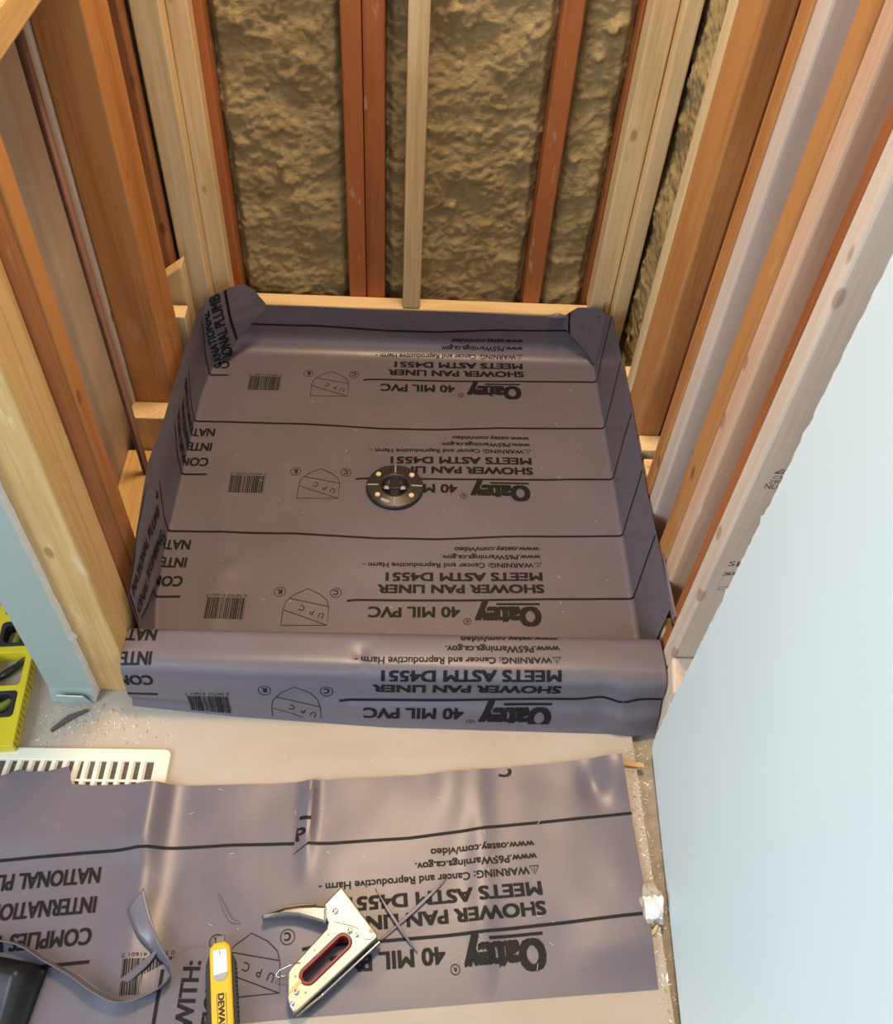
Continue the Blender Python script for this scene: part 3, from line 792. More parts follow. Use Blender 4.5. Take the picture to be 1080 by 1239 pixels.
        if k == 2:
            # main field first; towards the left wall stop at the floor's back fold
            src = P.clipped(pl + [((uL - .001, 0), (-1, 0)), ((uR + .001, 0), (1, 0))], xs, ys)
            put_print(bm, src, lambda x, y: S(x, y) + Snorm(S, x, y) * OFF)
            pl2 = [((0, vB - .002), (0, 1))]
            src = P.clipped(pl + pl2 + [((uL - .001, 0), (1, 0))], xs, ys); put_print(bm, src, lambda x, y: S(x, y) + Snorm(S, x, y) * OFF)
            src = P.clipped(pl + pl2 + [((uR + .001, 0), (-1, 0))], xs, ys); put_print(bm, src, lambda x, y: S(x, y) + Snorm(S, x, y) * OFF)
        else:
            src = P.clipped(pl, xs, ys); put_print(bm, src, lambda x, y: S(x, y) + Snorm(S, x, y) * OFF)
    # curb row: sheet length measured back from the top edge
    P = LAT.moved(lambda x, y: (x * .98 + .0012, .181 - y - .020 * (x - .16)))
    wmax = min(curb_len(u)[0] for u in (-.4, -.2, 0, .2, .39)) - .003
    src = P.clipped([((0, wmax), (0, 1)), ((0, .001), (0, -1)), ((-.411, 0), (-1, 0)), ((.398, 0), (1, 0))], [-.40 + .012 * i for i in range(66)], [.003 * i for i in range(1, 60)])
    put_print(bm, src, lambda x, y: C(x, y) - Snorm(C, x, y) * OFF)
    # flap and ear lettering
    P = Print()
    P.text_dir('NATIONAL PLUMB', (.784, .158), (.985, .109), .022, .04)
    P.text_dir('ONAL PLUMBING', (.780, .115), (.968, .063), .022, .04)
    P.line([(.784, .100), (.866, .062)], .0042)
    src = P.clipped([((.776, .100), (-.04 * 1, -.089)), ((1.003, 0), (1, 0))], [.78 + .01 * i for i in range(23)], [.05 + .01 * i for i in range(15)])
    put_print(bm, src, lambda y, z: flap(y, z, OFF + .0004))
    P = Print()
    P.text_dir('IONAL PLUMB', (-.370, .022), (-.3755, .178), .019, .04)
    P.text_dir('RNATIONAL', (-.390, .020), (-.397, .150), .015, .04)
    P.line([(-.3655, .179), (-.3640, .12), (-.3585, .052)], .0042)
    src = P.clipped([((0, .1785), (0, 1)), ((-.408, 0), (-1, 0))], [-.41 + .005 * i for i in range(12)], [.02 + .01 * i for i in range(17)])
    put_print(bm, src, lambda x, z: ear(x, z, OFF + .0006))
    P = Print(); P.line([(.3305, .1235), (.3325, .10), (.3370, .072)], .0042); P.line([(.3370, .0705), (.40, .0065)], .0010)
    put_print(bm, P.clipped([], [.32 + .005 * i for i in range(17)], [.01 * i for i in range(15)]), lambda x, z: tuck(x, z, OFF + .0004))
    o = obj('shower_pan_liner', bm, [M_liner, M_ink])
    for p in o.data.polygons: p.use_smooth = p.material_index == 0
    tag(o, 'large grey PVC shower pan liner lining the floor, walls and curb', 'shower liner')
    return o
LINER = liner()

# staples along the top hem
def staple(x, y, z, rot, lab):
    bm = bmesh.new(); add_box(bm, -.0055, .0055, -.0012, .0004, -.0006, .0006)
    add_box(bm, -.0055, -.0045, -.0008, .0012, -.0006, .0006); add_box(bm, .0045, .0055, -.0008, .0012, -.0006, .0006)
    o = obj('staple', bm, M_steel2); o.location = (x, y, z); o.rotation_euler = (0, rot, 0)
    tag(o, lab, 'staple', 'staples in the liner hem')
staple(.002, 1.5445, .093, .1, 'silver staple in the back liner hem just under the pale batten')
staple(.188, 1.5445, .092, -.1, 'silver staple in the back hem right of the batten')
staple(.389, 1.5265, .128, .0, 'silver staple at the rightmost top corner of back liner')
staple(.359, 1.5345, .112, .1, 'silver staple beside the black line on the folded right corner')
staple(-.190, 1.5445, .094, .05, 'silver staple in the back hem left of the doubled orange stud')

# ------------------------------------------------------------------ drain
def drain():
    r = empty('shower_drain', (-.0205, 1.1475, .0055)); tag(r, 'round dark drain flange with four bolts on the liner', 'drain')
    bm = bmesh.new(); add_lathe(bm, [(.028, 0), (.0535, 0), (.0540, .003), (.0525, .0065), (.0500, .0075), (.0300, .0085), (.0278, .0095), (.0262, .0085), (.0255, .004), (.0250, .0015)], 64, caps=(False, False)); obj('flange', bm, M_drain, r, True)
    bm = bmesh.new(); add_lathe(bm, [(.0262, .0090), (.0250, .0090), (.0235, .0045), (.017, .0018), (.001, .0010)], 48, caps=(False, True)); obj('bowl', bm, M_black, r, True)  # black colour puts shade into the shallow bowl so it looks deep
    for k in range(4):
        t = math.radians(45 + 90 * k + (6 if k % 2 else -6)); bm = bmesh.new(); add_lathe(bm, [(.0052, .0070), (.0052, .0105), (.0040, .0118), (.0005, .0120)], 10, (.0405 * math.cos(t), .0405 * math.sin(t), 0)); obj('bolt', bm, M_brass, r)
        t = math.radians(90 * k); bm = bmesh.new(); c, s = math.cos(t), math.sin(t)
        add_tube(bm, [(.031 * c, .031 * s, .0088), (.051 * c, .051 * s, .0082)], .0014, 6); obj('rib', bm, M_greyp if k != 9 else M_drain, r)
    bm = bmesh.new()
    add_box(bm, -.0085, .0085, -.024, .024, .003, .0075, .001); add_box(bm, -.024, .024, -.006, .0015, .003, .006, .001)
    add_box(bm, -.0085, .0085, -.010, .004, .0075, .0105, .001); obj('cross_bar', bm, M_black, r)
    for sx in (-1, 1):
        bm = bmesh.new(); add_prism(bm, [[(sx * .0105, -.010), (sx * .020, -.009), (sx * .0185, -.001), (sx * .0115, -.003)][::sx]], .006, .0085, .0008); obj('lug', bm, M_greyp, r)
    bm = bmesh.new(); add_prism(bm, [capsule((-.012, -.041), (-.022, -.036), .0035, 6)], .0078, .0086); obj('slot_mark', bm, M_greyp, r)
drain()

# ------------------------------------------------------------------ floor register
def register():
    x0, x1, y0, y1 = -.612, -.338, .474, .6145
    cx, cy = (x0 + x1) / 2, (y0 + y1) / 2; r = empty('floor_register', (cx, cy, 0)); tag(r, 'cream metal floor register half covered by the liner scrap', 'floor register')
    hx, hy = (x1 - x0) / 2, (y1 - y0) / 2
    bm = bmesh.new(); add_prism(bm, [rrect(-hx, hx, -hy, hy, .010), rrect(-hx + .022, hx - .022, -hy + .020, hy - .020, .002, 2)], .0005, .0062, .0018); obj('faceplate', bm, M_cream, r)
    bm = bmesh.new(); add_box(bm, -hx + .020, hx - .020, -hy + .018, hy - .018, .0003, .0012); obj('damper', bm, M_duct, r)
    n = 14; step = (2 * hx - .044) / n
    for k in range(1, n):
        x = -hx + .022 + step * k; sl = .004 if k < 8 else 0.0
        bm = bmesh.new(); add_box(bm, -.0032, .0032, -hy + .018, hy - .018, .0014, .0058, .0008)
        for v in bm.verts: v.co.x += sl * (v.co.y / hy) + (.0025 if v.co.z < .003 else 0)
        o = obj('louver', bm, M_cream, r); o.location = (x, 0, 0)
    for yy in (.0205,):
        bm = bmesh.new(); add_box(bm, -hx + .020, hx - .020, yy - .002, yy + .002, .002, .0052, .0006); obj('cross_bar', bm, M_cream, r)
    bm = bmesh.new(); add_box(bm, -hx + .020, hx - .020, -.0025 - .02, .0025 - .02, .002, .0052, .0006); obj('cross_bar', bm, M_cream, r)
register()

# ------------------------------------------------------------------ liner scrap on the floor
AX, AY, ROT, SX = .206, .392, .0912, .968
def scrap_map(x, y):
    dx = (x - .245) * (SX if x < .245 else 1.0); dy = y - .081
    c, s = math.cos(ROT), math.sin(ROT); return (AX + c * dx - s * dy, AY + s * dx + c * dy)
def scrap_top(x):
    return interp([(-1.0, .545), (-.66, .556), (-.60, .560), (-.572, .563), (-.560, .570), (-.549, .577), (-.535, .574), (-.51, .5745), (-.478, .583), (-.470, .5565), (-.44, .5545), (-.368, .5575), (-.296, .559), (-.20, .563), (-.123, .569), (.023, .580), (.10, .588), (.172, .596), (.274, .606), (.31, .6095), (.336, .610)], x)
def scrap_bot(x): return interp([(-1.0, .19), (-.2, .251), (.133, .277), (.345, .292)], x)
def scrap_right(t): return interp([(0, .346), (.35, .346), (.6, .3435), (.8, .341), (1, .336)], t)
def scrap_h(x, y):
    h = .003 + .0035 * nz(x * 5, y * 5, 11.0) + .0012 * nz(x * 16, y * 14, 2.0)
    h += .0085 * sstep(-.32, -.36, x) * sstep(.43, .49, y)                                   # lies over the register
    xr = -.345 - .03 * (y - .42); h += .012 * math.exp(-((x - xr) / .025) ** 2) * (.55 + .45 * sstep(.3, .5, y))   # long ridge
    h += .007 * math.exp(-((x + .128 + .03 * (y - .56)) / .010) ** 2) * sstep(.40, .56, y)   # ridge above the short strip
    h += .005 * math.exp(-((x - .075) / .03) ** 2) * sstep(.45, .60, y) + .003 * math.exp(-((x - .12) / .02) ** 2)
    h += .012 * sstep(.27, .335, x) * sstep(.53, .61, y) - .006 * math.exp(-(((x - .292) / .018) ** 2 + ((y - .57) / .03) ** 2))
    h += .006 * sstep(.22, .345, x) * (.5 + .5 * math.sin(y * 22))
    h += .010 * math.exp(-(((x + .595) / .03) ** 2 + ((y - .56) / .03) ** 2))
    t = min(y - scrap_bot(x), 1); h *= .35 + .65 * sstep(0, .06, t)
    return max(.0012, h)
def scrap():
    bm = bmesh.new(); NU, NV = 330, 110
    def f(a, b):
        # b across (bottom to top), a along (left to right)
        xr = scrap_right(b); x = -.95 + (xr + .95) * a ** .85
        y = scrap_bot(x) + (scrap_top(x) - scrap_bot(x)) * b
        return (x, y, scrap_h(x, y))
    grid(bm, f, NU, NV)
    for fc in bm.faces: fc.smooth = True
    P = LAT.moved(scrap_map)
    Q = LAT.moved(lambda x, y: scrap_map(x, y + .2775))      # next repeat just catches the far edge
    bx0, bx1 = -.2, .345
    nb = Vector((-(scrap_bot(bx1) - scrap_bot(bx0)), bx1 - bx0)).normalized()
    src = P.clipped([((bx0, .2522), (-nb.x, -nb.y)), ((.3435, .44), (1, .01)), ((-.93, 0), (-1, 0))], [-.8 + .012 * i for i in range(96)], [.24 + .012 * i for i in range(32)])
    put_print(bm, src, lambda x, y: (x, y, scrap_h(x, y) + .0008))
    Rr = Print(); Rr.text('C', .170, .150, .579, .596, .06)
    src = Rr.clipped([((.16, .5915), (-.09, 1))], [], [])
    put_print(bm, src, lambda x, y: (x, y, scrap_h(x, y) + .0008))
    o = obj('liner_scrap', bm, [M_liner, M_ink])
    for p in o.data.polygons: p.use_smooth = p.material_index == 0
    tag(o, 'broad flat offcut of grey printed liner on the floor in front', 'liner offcut')
scrap()

def ribbon(name, pts, mat, label, cat, group=None, thick=.001, prt=None):
    """A strip given by pairs of edge points; gets a thickness."""
    if name == 'liner_offcut':      # stands on the scrap whatever its waves
        pts = [tuple((x, y, hz(x, y) + .002 + max(0, z - .006)) for x, y, z in p) for p in pts]
    bm = bmesh.new(); A = [Vector(p[0]) for p in pts]; B = [Vector(p[1]) for p in pts]
    def cr(P, t):
        i = min(int(t), len(P) - 2); t -= i
        a, b, c, d = P[max(i - 1, 0)], P[i], P[i + 1], P[min(i + 2, len(P) - 1)]
        return b + (c - a) * (.5 * t) + (a * 2 - b * 5 + c * 4 - d) * (.5 * t * t) + (b * 3 - c * 3 + d - a) * (.5 * t ** 3)
    n = len(pts) - 1; N = n * 8
    def f(a, b): p = cr(A, a * n); q = cr(B, a * n); return p.lerp(q, b)
    grid(bm, f, N, 4)
    bmesh.ops.recalc_face_normals(bm, faces=bm.faces)
    o = obj(name, bm, mat, smooth=True)
    sm = o.modifiers.new('thickness', 'SOLIDIFY'); sm.thickness = thick; sm.offset = 0
    c = sum((v.co for v in o.data.vertices), Vector()) / len(o.data.vertices)
    zmin = min(v.co.z for v in o.data.vertices); c.z = zmin
    for v in o.data.vertices: v.co -= c
    o.location = c
    tag(o, label, cat, group); return o
def hz(x, y, d=.0): return scrap_h(x, y) + d
ribbon('liner_offcut', [((-.334, .407, .020), (-.353, .383, .007)), ((-.318, .372, .022), (-.333, .352, .010)), ((-.298, .336, .026), (-.309, .330, .008)),
    ((-.279, .309, .030), (-.284, .308, .007)), ((-.288, .289, .028), (-.291, .292, .006)), ((-.312, .275, .026), (-.312, .280, .006)), ((-.340, .269, .027), (-.338, .275, .006)), ((-.372, .281, .030), (-.369, .286, .006)),
    ((-.405, .300, .028), (-.402, .305, .006)), ((-.440, .316, .026), (-.440, .322, .006)), ((-.475, .334, .024), (-.476, .340, .006)), ((-.51, .341, .024), (-.513, .347, .006)), ((-.60, .346, .024), (-.60, .352, .006))],
    M_liner, 'curling ribbon of liner twisting over the barcode, bottom left', 'liner offcut')
ribbon('liner_sliver', [((-.301, .338, .016), (-.303, .333, .015)), ((-.314, .326, .013), (-.312, .317, .011)), ((-.335, .307, .012), (-.332, .297, .010)), ((-.351, .294, .010), (-.348, .285, .008)), ((-.357, .287, .008), (-.354, .284, .007))],
    M_liner, 'pale pointed sliver lying across the barcode inside the curled ribbon', 'liner offcut', 'thin slivers of liner')
ribbon('liner_sliver', [((.0745, .434, hz(.0745, .434) + .002), (.0735, .433, hz(.0735, .433) + .002)), ((.055, .4165, hz(.055, .4165) + .0035), (.0565, .413, hz(.056, .413) + .0035)), ((.022, .386, hz(.022, .386) + .004), (.025, .3825, hz(.025, .3825) + .004)), ((-.018, .350, hz(-.018, .35) + .0025), (-.0165, .348, hz(-.0165, .348) + .0025))],
    M_liner, 'longer of two crossed grey slivers right of the staple gun', 'liner offcut', 'thin slivers of liner')
ribbon('liner_sliver', [((-.027, .415, hz(-.027, .415) + .0025), (-.026, .414, hz(-.026, .414) + .0025)), ((-.009, .390, hz(-.009, .39) + .006), (-.013, .390, hz(-.013, .39) + .006)), ((.013, .360, hz(.013, .36) + .006), (.009, .359, hz(.009, .359) + .006)), ((.032, .335, hz(.032, .335) + .002), (.031, .334, hz(.031, .334) + .002))],
    M_liner, 'shorter crossed sliver, lilac grey, right of the staple gun', 'liner offcut', 'thin slivers of liner')
ribbon('liner_sliver', [((-.240, .409, hz(-.24, .409) + .001), (-.2395, .408, hz(-.2395, .408) + .001)), ((-.230, .389, hz(-.23, .389) + .0018), (-.2275, .391, hz(-.2275, .391) + .0018)), ((-.218, .372, hz(-.218, .372) + .0018), (-.216, .3745, hz(-.216, .3745) + .0018)), ((-.204, .369, hz(-.204, .369) + .001), (-.204, .370, hz(-.204, .37) + .001))],
    M_liner, 'faint curved sliver on the scrap left of the staple gun lever', 'liner offcut', 'thin slivers of liner')

def strip_piece(name, poly, P, label, lift, cell=.006):
    """Flat offcut that lies on the scrap and follows it, with its own printing."""
    bm = bmesh.new(); pr = Print(); pr.add([tuple(p) for p in poly], [tuple(range(len(poly)))])
    xs0, xs1 = min(p[0] for p in poly), max(p[0] for p in poly); ys0, ys1 = min(p[1] for p in poly), max(p[1] for p in poly)
    gx = [xs0 + cell * i for i in range(1, int((xs1 - xs0) / cell) + 1)]; gy = [ys0 + cell * i for i in range(1, int((ys1 - ys0) / cell) + 1)]
    src = pr.clipped([], gx, gy)
    for f in src.faces:
        if f.normal.z < 0: f.normal_flip()
    put_print(bm, src, lambda x, y: (x, y, scrap_h(x, y) + lift), 0)
    ex = bmesh.ops.extrude_face_region(bm, geom=list(bm.faces))
    for g in ex['geom']:
        if isinstance(g, bmesh.types.BMVert): g.co.z += .001
    bmesh.ops.recalc_face_normals(bm, faces=bm.faces)
    pl = []
    n = len(poly)
    A = sum(poly[i][0] * poly[(i + 1) % n][1] - poly[(i + 1) % n][0] * poly[i][1] for i in range(n))
    for i in range(n):
        a, b = poly[i], poly[(i + 1) % n]; d = (b[0] - a[0], b[1] - a[1]); no = (d[1], -d[0]) if A > 0 else (-d[1], d[0]); pl.append((a, no))
    put_print(bm, P.clipped(pl, gx, gy), lambda x, y: (x, y, scrap_h(x, y) + lift + .0016))
    o = obj(name, bm, [M_liner, M_ink]); tag(o, label, 'liner offcut')
P = Print()
P.rect(-.1385, -.1215, .5080, .5130); P.text_dir('P', (-.1400, .477), (-.1262, .480), .0190, .05)
strip_piece('liner_strip', [(-.1425, .475), (-.1425, .461), (-.1245, .475), (-.1225, .50), (-.1205, .555), (-.137, .545)], P, 'narrow liner strip marked with a letter P on the scrap', .0028, .005)
P = Print()
P.line([(-.295, .13), (-.2945, .312)], .0046); P.text_dir('COMPLIES WITH:', (-.2475, .110), (-.2475, .3215), .0225, .04); P.text_dir('INTERNATIONAL', (-.2150, .140), (-.2150, .333), .0225, .04)
strip_piece('liner_strip', [(-.318, .10), (-.2315, .10), (-.2315, .340), (-.262, .338), (-.318, .305)], P, 'liner strip with upright WITH: lettering beside the utility knife', .0014, .008)

# black crumpled scrap at bottom left
def black_scrap():
    bm = bmesh.new()
    def f(a, b):
        x = -.60 + .150 * a; y = .17 + .162 * b - .02 * a * a
        h = .018 + .020 * abs(math.sin(3.0 * a + 2.0 * b)) + .012 * nz(x * 18, y * 18, 6.0)
        h *= sstep(0, .25, a) * sstep(0, .15, 1 - a) * sstep(0, .2, b) * sstep(0, .12, 1 - b)
        x += .025 * (b - .5) * a
        return (x, y, hz(x, y) + .004 + h)
    grid(bm, f, 34, 34); bmesh.ops.recalc_face_normals(bm, faces=bm.faces)
    o = obj('plastic_scrap', bm, M_black, smooth=True); sm = o.modifiers.new('thickness', 'SOLIDIFY'); sm.thickness = .0012
    tag(o, 'crumpled black plastic scrap at the bottom-left corner', 'plastic scrap')
black_scrap()

# ------------------------------------------------------------------ staple gun
def stapler():
    zb = hz(-.08, .33) + .003
    ox, oy = -.08, .33
    r = empty('staple_gun', (ox, oy, zb)); tag(r, 'chrome hand staple gun with red-lined grip lying on liner scrap', 'staple gun')
    def L(pts): return [(x - ox, y - oy) for x, y in pts]
    outer = L([(-.0735, .4085), (-.071, .4085), (-.0215, .3495), (-.0215, .3455), (-.1125, .2625), (-.1175, .2585), (-.1215, .2590), (-.1265, .2655), (-.1300, .2750), (-.1325, .3030), (-.1300, .3085), (-.0880, .3560), (-.0865, .3640), (-.0905, .3720), (-.0935, .3870)])
    A, B = (-.0655 - ox, .3395 - oy), (-.1065 - ox, .3000 - oy)
    bm = bmesh.new(); add_prism(bm, [outer, capsule(A, B, .0105)], .002, .024, .002); obj('body', bm, M_steel, r)
    # raised cover plate over the driver head
    pl = L([(-.0725, .4060), (-.0245, .3490), (-.0290, .3430), (-.0370, .3425), (-.0470, .3560), (-.0560, .3595), (-.0780, .3640), (-.0855, .3700), (-.0915, .3860)])
    bm = bmesh.new(); add_prism(bm, [pl], .0240, .0254, .0006); obj('head_plate', bm, M_steel, r)
    # red lining along the upper side of the grip opening
    cap = capsule(A, B, .0104, 10); inn = capsule(A, B, .0078, 10); bm = bmesh.new()
    add_prism(bm, [cap, inn], .0015, .0246); obj('grip_lining', bm, M_red, r)
    # lever
    lv = L([(-.0900, .3860), (-.105, .3868), (-.125, .3860), (-.145, .3830), (-.160, .3775), (-.1745, .3715), (-.1735, .3695), (-.158, .3715), (-.142, .3735), (-.126, .3725), (-.108, .3680), (-.0880, .3625)])
    bm = bmesh.new(); add_prism(bm, [lv], .005, .0215, .004); obj('squeeze_lever', bm, M_steel2, r)
    ed = L([(-.105, .3868), (-.125, .3860), (-.145, .3830), (-.160, .3775), (-.1745, .3715), (-.1735, .3740), (-.160, .3805), (-.145, .3862), (-.125, .3890), (-.105, .3890)])
    bm = bmesh.new(); add_prism(bm, [ed], .007, .018, .001); obj('lever_spine', bm, M_dark_steel, r)
    bm = bmesh.new(); add_prism(bm, [L([(-.0185, .3440), (-.0170, .3415), (-.0870, .2785), (-.0885, .2805)])], .004, .018, .001); obj('staple_magazine', bm, M_steel2, r)
    bm = bmesh.new(); add_prism(bm, [L([(-.0880, .2805), (-.0865, .2785), (-.1170, .2555), (-.1205, .2585), (-.1125, .2625)])], .002, .016); obj('magazine_catch', bm, M_dark_steel, r)
    bm = bmesh.new(); add_prism(bm, [L([(-.1285, .2775), (-.1275, .2835), (-.1155, .2975), (-.1125, .2930)])], .0240, .0246); obj('decal', bm, M_goldlab, r)
    for (x, y, rad) in ((-.0775, .3770, .0040), (-.0570, .3535, .0036), (-.1190, .2810, .0032), (-.0475, .3485, .0026), (-.1230, .2680, .0026)):
        bm = bmesh.new(); add_lathe(bm, [(rad, .0240), (rad, .0262), (rad * .7, .0270), (rad * .2, .0266)], 14, (x - ox, y - oy, 0)); obj('rivet', bm, M_steel2, r, True)
    bm = bmesh.new(); add_lathe(bm, [(.0030, .0240), (.0030, .0258), (.0005, .0258)], 12, (-.0300 - ox, .3530 - oy, 0)); obj('pin_hole', bm, M_dark_steel, r)
    for (x, y) in ((-.0850, .3490), (-.1010, .3300), (-.1225, .2990), (-.1080, .2805), (-.0900, .3800)):
        bm = bmesh.new(); add_lathe(bm, [(.0012, .0240), (.0012, .0250), (.0003, .0250)], 8, (x - ox, y - oy, 0)); obj('dimple', bm, M_dark_steel, r)
    bm = bmesh.new(); add_tube(bm, [(p[0] - ox, p[1] - oy, z) for p, z in (((-.118, .3145), .0255), ((-.130, .3130), .021), ((-.145, .3085), .012), ((-.149, .3035), .009), ((-.145, .3010), .010), ((-.132, .3030), .014))], .0009, 6); obj('wire_catch', bm, M_steel2, r, True)
stapler()

# ------------------------------------------------------------------ utility knife
def knife():
    a = Vector((-.2240, .3405)); d = Vector((.185, -.983))
    rz = math.atan2(d.y, d.x) + math.pi / 2
    r = empty('utility_knife', (a.x, a.y, hz(-.215, .30) + .0035), rz); tag(r, 'yellow and black utility knife with white slider at bottom edge', 'utility knife')
    bm = bmesh.new(); add_prism(bm, [[(-.007, 0), (.007, 0), (.0125, -.006), (.0135, -.014), (.0135, -.155), (-.0135, -.155), (-.0135, -.014), (-.0125, -.006)]], .0005, .020, .004); obj('body', bm, M_yellow, r)
    for s in (-1, 1):
        bm = bmesh.new(); add_prism(bm, [[(s * .0128, -.010), (s * .0185, -.024), (s * .0185, -.150), (s * .0128, -.155)] if s > 0 else [(s * .0128, -.155), (s * .0185, -.150), (s * .0185, -.024), (s * .0128, -.010)]], .0008, .0165, .002); g = obj('side_grip', bm, M_rubber, r)
        bm = bmesh.new()
        for k in range(22): add_box(bm, s * .0180 - .0012, s * .0180 + .0012, -.034 - .005 * k, -.0315 - .005 * k, .004, .0155)
        obj('ridges', bm, M_rubber, g)
    bm = bmesh.new(); add_prism(bm, [[(-.0085, -.010), (.0085, -.010), (.0085, -.038), (-.0085, -.040)]], .020, .0212, .0004); obj('slider', bm, M_white, r)
    bm = bmesh.new(); add_prism(bm, [[(-.0085, -.040), (.0085, -.038), (.0080, -.043), (.004, -.047), (-.004, -.047), (-.0080, -.044)]], .020, .0215, .0005); obj('slider_grip', bm, M_greyp, r)
    bm = bmesh.new(); add_box(bm, -.0004, .0004, -.0165, -.0115, .0211, .0214); obj('slider_notch', bm, M_black, r)
    P = Print(); P.text_dir('DEWALT', (-.0040, -.062), (-.0040, -.108), .0075, .07)
    P.line([(.0056, -.062), (.0056, -.108)], .0007); P.line([(-.0055, -.062), (-.0055, -.108)], .0007)
    bm = bmesh.new(); put_print(bm, P.clipped([]), lambda x, y: (x, y, .0203), 0); bmesh.ops.recalc_face_normals(bm, faces=bm.faces); obj('lettering', bm, M_black, r)
    bm = bmesh.new(); add_prism(bm, [[(-.006, -.001), (.006, -.001), (.0055, .010), (-.0055, .010)]], .006, .011, .001); obj('nose', bm, M_dark_steel, r)
knife()

# ------------------------------------------------------------------ spirit level and things beyond the low wall
def level():
    r = empty('spirit_level', (-.563, .607, 0), math.atan(.09)); tag(r, 'yellow spirit level lying on the floor left of low wall', 'spirit level')
    W = .067; Ln = .61
    holes = [(.048, .092), (.102, .160), (.172, .218), (.232, .300), (.32, .40)]
    bm = bmesh.new(); add_prism(bm, [rrect(-W, 0, 0, Ln, .002, 2)] + [rrect(-W + .010, -.010, a, b, .006, 3) for a, b in holes], .0005, .025, .001); obj('frame', bm, M_levely, r)
    for (a, b, kind) in ((.048, .092, 'd'), (.172, .218, 'v')):
        bm = bmesh.new(); add_prism(bm, [rrect(-W + .0102, -.0102, a, b, .006, 3), rrect(-W + .0165, -.0165, a + .006, b - .006, .009, 5)], .002, .0262, .001); h = obj('vial_housing', bm, M_rubber, r)
        bm = bmesh.new(); m = (a + b) / 2
        e0, e1 = ((-W + .020, m - .008, .014), (-.020, m + .010, .014)) if kind == 'd' else ((-W / 2 - .002, a + .006, .014), (-W / 2 + .004, b - .006, .014))
        add_tube(bm, [e0, e1], .0065, 12); obj('vial', bm, M_vial, h, True)
        bm = bmesh.new(); add_box(bm, -W + .012, -.012, a + .002, b - .002, .002, .004); obj('housing_back', bm, M_foamd, h)
    bm = bmesh.new()
    for k in range(60): add_box(bm, -.0002, .0006, .006 + .010 * k, .0068 + .010 * k, .010 if k % 5 else .004, .021)
    obj('scale_marks', bm, M_black, r)
level()
bm = bmesh.new(); add_tube(bm, [(0, 0, .008), (-.008, -.014, .009), (-.020, -.026, .009), (-.030, -.036, .008)], [.004, .0055, .0065, .004], 10)
o = obj('tool_handle', bm, M_black, smooth=True); o.location = (-.594, .7615, .0005); tag(o, 'small black tool handle lying inside the level opening', 'tool')
bm = bmesh.new(); bmesh.ops.create_icosphere(bm, subdivisions=4, radius=1.0)
for v in bm.verts:
    k = 1 + .25 * nz(v.co.x * 2, v.co.y * 2, v.co.z * 2); v.co = Vector((v.co.x * .06 * k, v.co.y * .05 * k, (v.co.z + .75) * .035 * k))
    if v.co.z < 0: v.co.z = 0
o = obj('cloth_bundle', bm, M_navy, smooth=True); o.location = (-.735, .905, .0005); tag(o, 'dark navy cloth bundle on the floor at left edge', 'cloth')

# ------------------------------------------------------------------ debris
def foam():
    bm = bmesh.new(); bmesh.ops.create_icosphere(bm, subdivisions=5, radius=1.0)
    for v in bm.verts:
        p = v.co.copy(); k = 1 + .28 * noise.fractal(p * 1.7, 1, 2, 2)
        v.co = Vector((p.x * .0165 * k, p.y * .027 * k, (p.z + .5) * .016 * k))
    for f in bm.faces:
        c = f.calc_center_median()
        if c.y > .008 + .005 * nz(c.x * 200, c.y * 100) or abs(c.x) > .0135 or c.y < -.021: f.material_index = 1
    o = obj('foam_blob', bm, [M_foam, M_foamd], smooth=True); o.location = (.3535, .397, -.004); tag(o, 'white lump of spray foam against foot of blue wall', 'foam')
foam()
def chip(name, pts, th, mat, label, cat, z=0.0, group=None):
    cx = sum(p[0] for p in pts) / len(pts); cy = sum(p[1] for p in pts) / len(pts)
    bm = bmesh.new(); add_prism(bm, [[(x - cx, y - cy) for x, y in pts]], 0, th, .0004)
    o = obj(name, bm, mat); o.location = (cx, cy, z); tag(o, label, cat, group)
chip('wood_strip', [(.333, .6075), (.372, .6035), (.372, .596), (.333, .6005)], .005, W_gold, 'small orange wood strip at corner between scrap and blue wall', 'wood chip', .0006)
chip('wood_shaving', [(.3445, .360), (.3560, .3725), (.3580, .3700), (.3520, .3600), (.3460, .3560)], .003, M_straw, 'straw coloured wood shaving just in front of foam lump', 'wood chip', .0006)
chip('foam_chip', [(.357, .305), (.3605, .312), (.3605, .302), (.3585, .298)], .004, M_foam, 'tiny white foam flake nearest the bottom of blue wall', 'foam', .0006)
chip('splinter', [(-.525, .644), (-.505, .668), (-.480, .6795), (-.476, .6770), (-.500, .660), (-.522, .641)], .004, M_splint, 'dark twisted splinter in front of the torn drywall foot', 'wood chip', .0006)
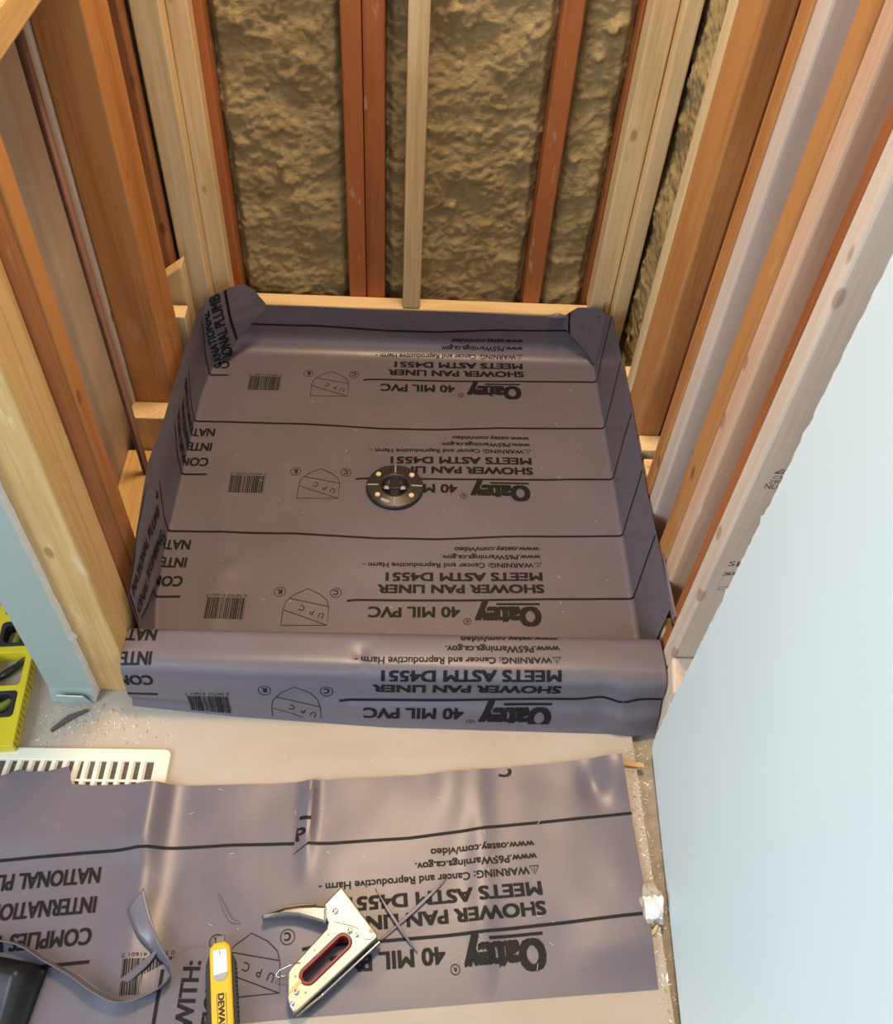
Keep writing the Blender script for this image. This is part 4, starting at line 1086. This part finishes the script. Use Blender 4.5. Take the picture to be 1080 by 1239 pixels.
def dust():
    bm = bmesh.new(); rnd = random.Random(21)
    def bit(x, y, z, s):
        t = rnd.uniform(0, 6.28); l = s * rnd.uniform(.5, 2.2); ww = s * rnd.uniform(.25, .6); c, n = math.cos(t), math.sin(t)
        q = [(c * l - n * ww, n * l + c * ww), (-c * l - n * ww, -n * l + c * ww), (-c * l + n * ww, -n * l - c * ww), (c * l + n * ww, n * l - c * ww)]
        lo = [bm.verts.new((x + a, y + b, z)) for a, b in q]; hi = [bm.verts.new((x + a * .8, y + b * .8, z + s * .5)) for a, b in q]
        fs = [bm.faces.new(hi)] + [bm.faces.new((lo[i], lo[(i + 1) % 4], hi[(i + 1) % 4], hi[i])) for i in range(4)]
        m = rnd.choice((0, 0, 1, 1, 2))
        for f in fs: f.material_index = m
    for _ in range(260):
        x = rnd.gauss(-.47, .055); y = rnd.gauss(.655, .02)
        if y < .690: bit(x, y, .0003, rnd.uniform(.0005, .0016))
    for _ in range(70): bit(rnd.uniform(-.56, -.40), rnd.uniform(.62, .69), .0003, rnd.uniform(.0005, .0012))
    for _ in range(300):
        y = rnd.uniform(.20, .64); x = rnd.uniform(.3465, .3615); bit(x, y, .0003, rnd.uniform(.0005, .0018))
    for _ in range(200):
        y = rnd.uniform(.22, .64); bit(rnd.uniform(.363, .385), y, -.0117, rnd.uniform(.0006, .0022))
    for _ in range(60): bit(rnd.uniform(-.3, .36), rnd.uniform(.60, .65), .0003, rnd.uniform(.0003, .0007))
    bmesh.ops.recalc_face_normals(bm, faces=bm.faces)
    o = obj('sawdust', bm, [M_straw, M_gypsum, M_floor_low]); o['kind'] = 'stuff'; tag(o, 'scattered plaster crumbs and sawdust along the foot of both walls', 'sawdust')
dust()
def specks():
    bm = bmesh.new(); rnd = random.Random(4)
    for _ in range(34):
        x = rnd.uniform(-.36, .36); y = rnd.uniform(.82, 1.46); s = rnd.uniform(.0005, .0012); z = S(x, y).z + .0022
        t = rnd.uniform(0, 6.28); c, n = math.cos(t) * s * rnd.uniform(1, 4), math.sin(t) * s * rnd.uniform(1, 4)
        add_tube(bm, [(x - c, y - n, z), (x + c, y + n, z)], .00025, 5)
    for _ in range(26):
        x = rnd.uniform(-.3, .33); y = rnd.uniform(.30, .56); s = rnd.uniform(.0005, .0012)
        t = rnd.uniform(0, 6.28); c, n = math.cos(t) * s * rnd.uniform(1, 5), math.sin(t) * s * rnd.uniform(1, 5)
        add_tube(bm, [(x - c, y - n, hz(x - c, y - n) + .0014), (x + c, y + n, hz(x + c, y + n) + .0014)], .00025, 5)
    o = obj('shavings', bm, M_gypsum); o['kind'] = 'stuff'; tag(o, 'tiny pale shavings sprinkled over the grey liner and its scrap', 'shavings')
specks()
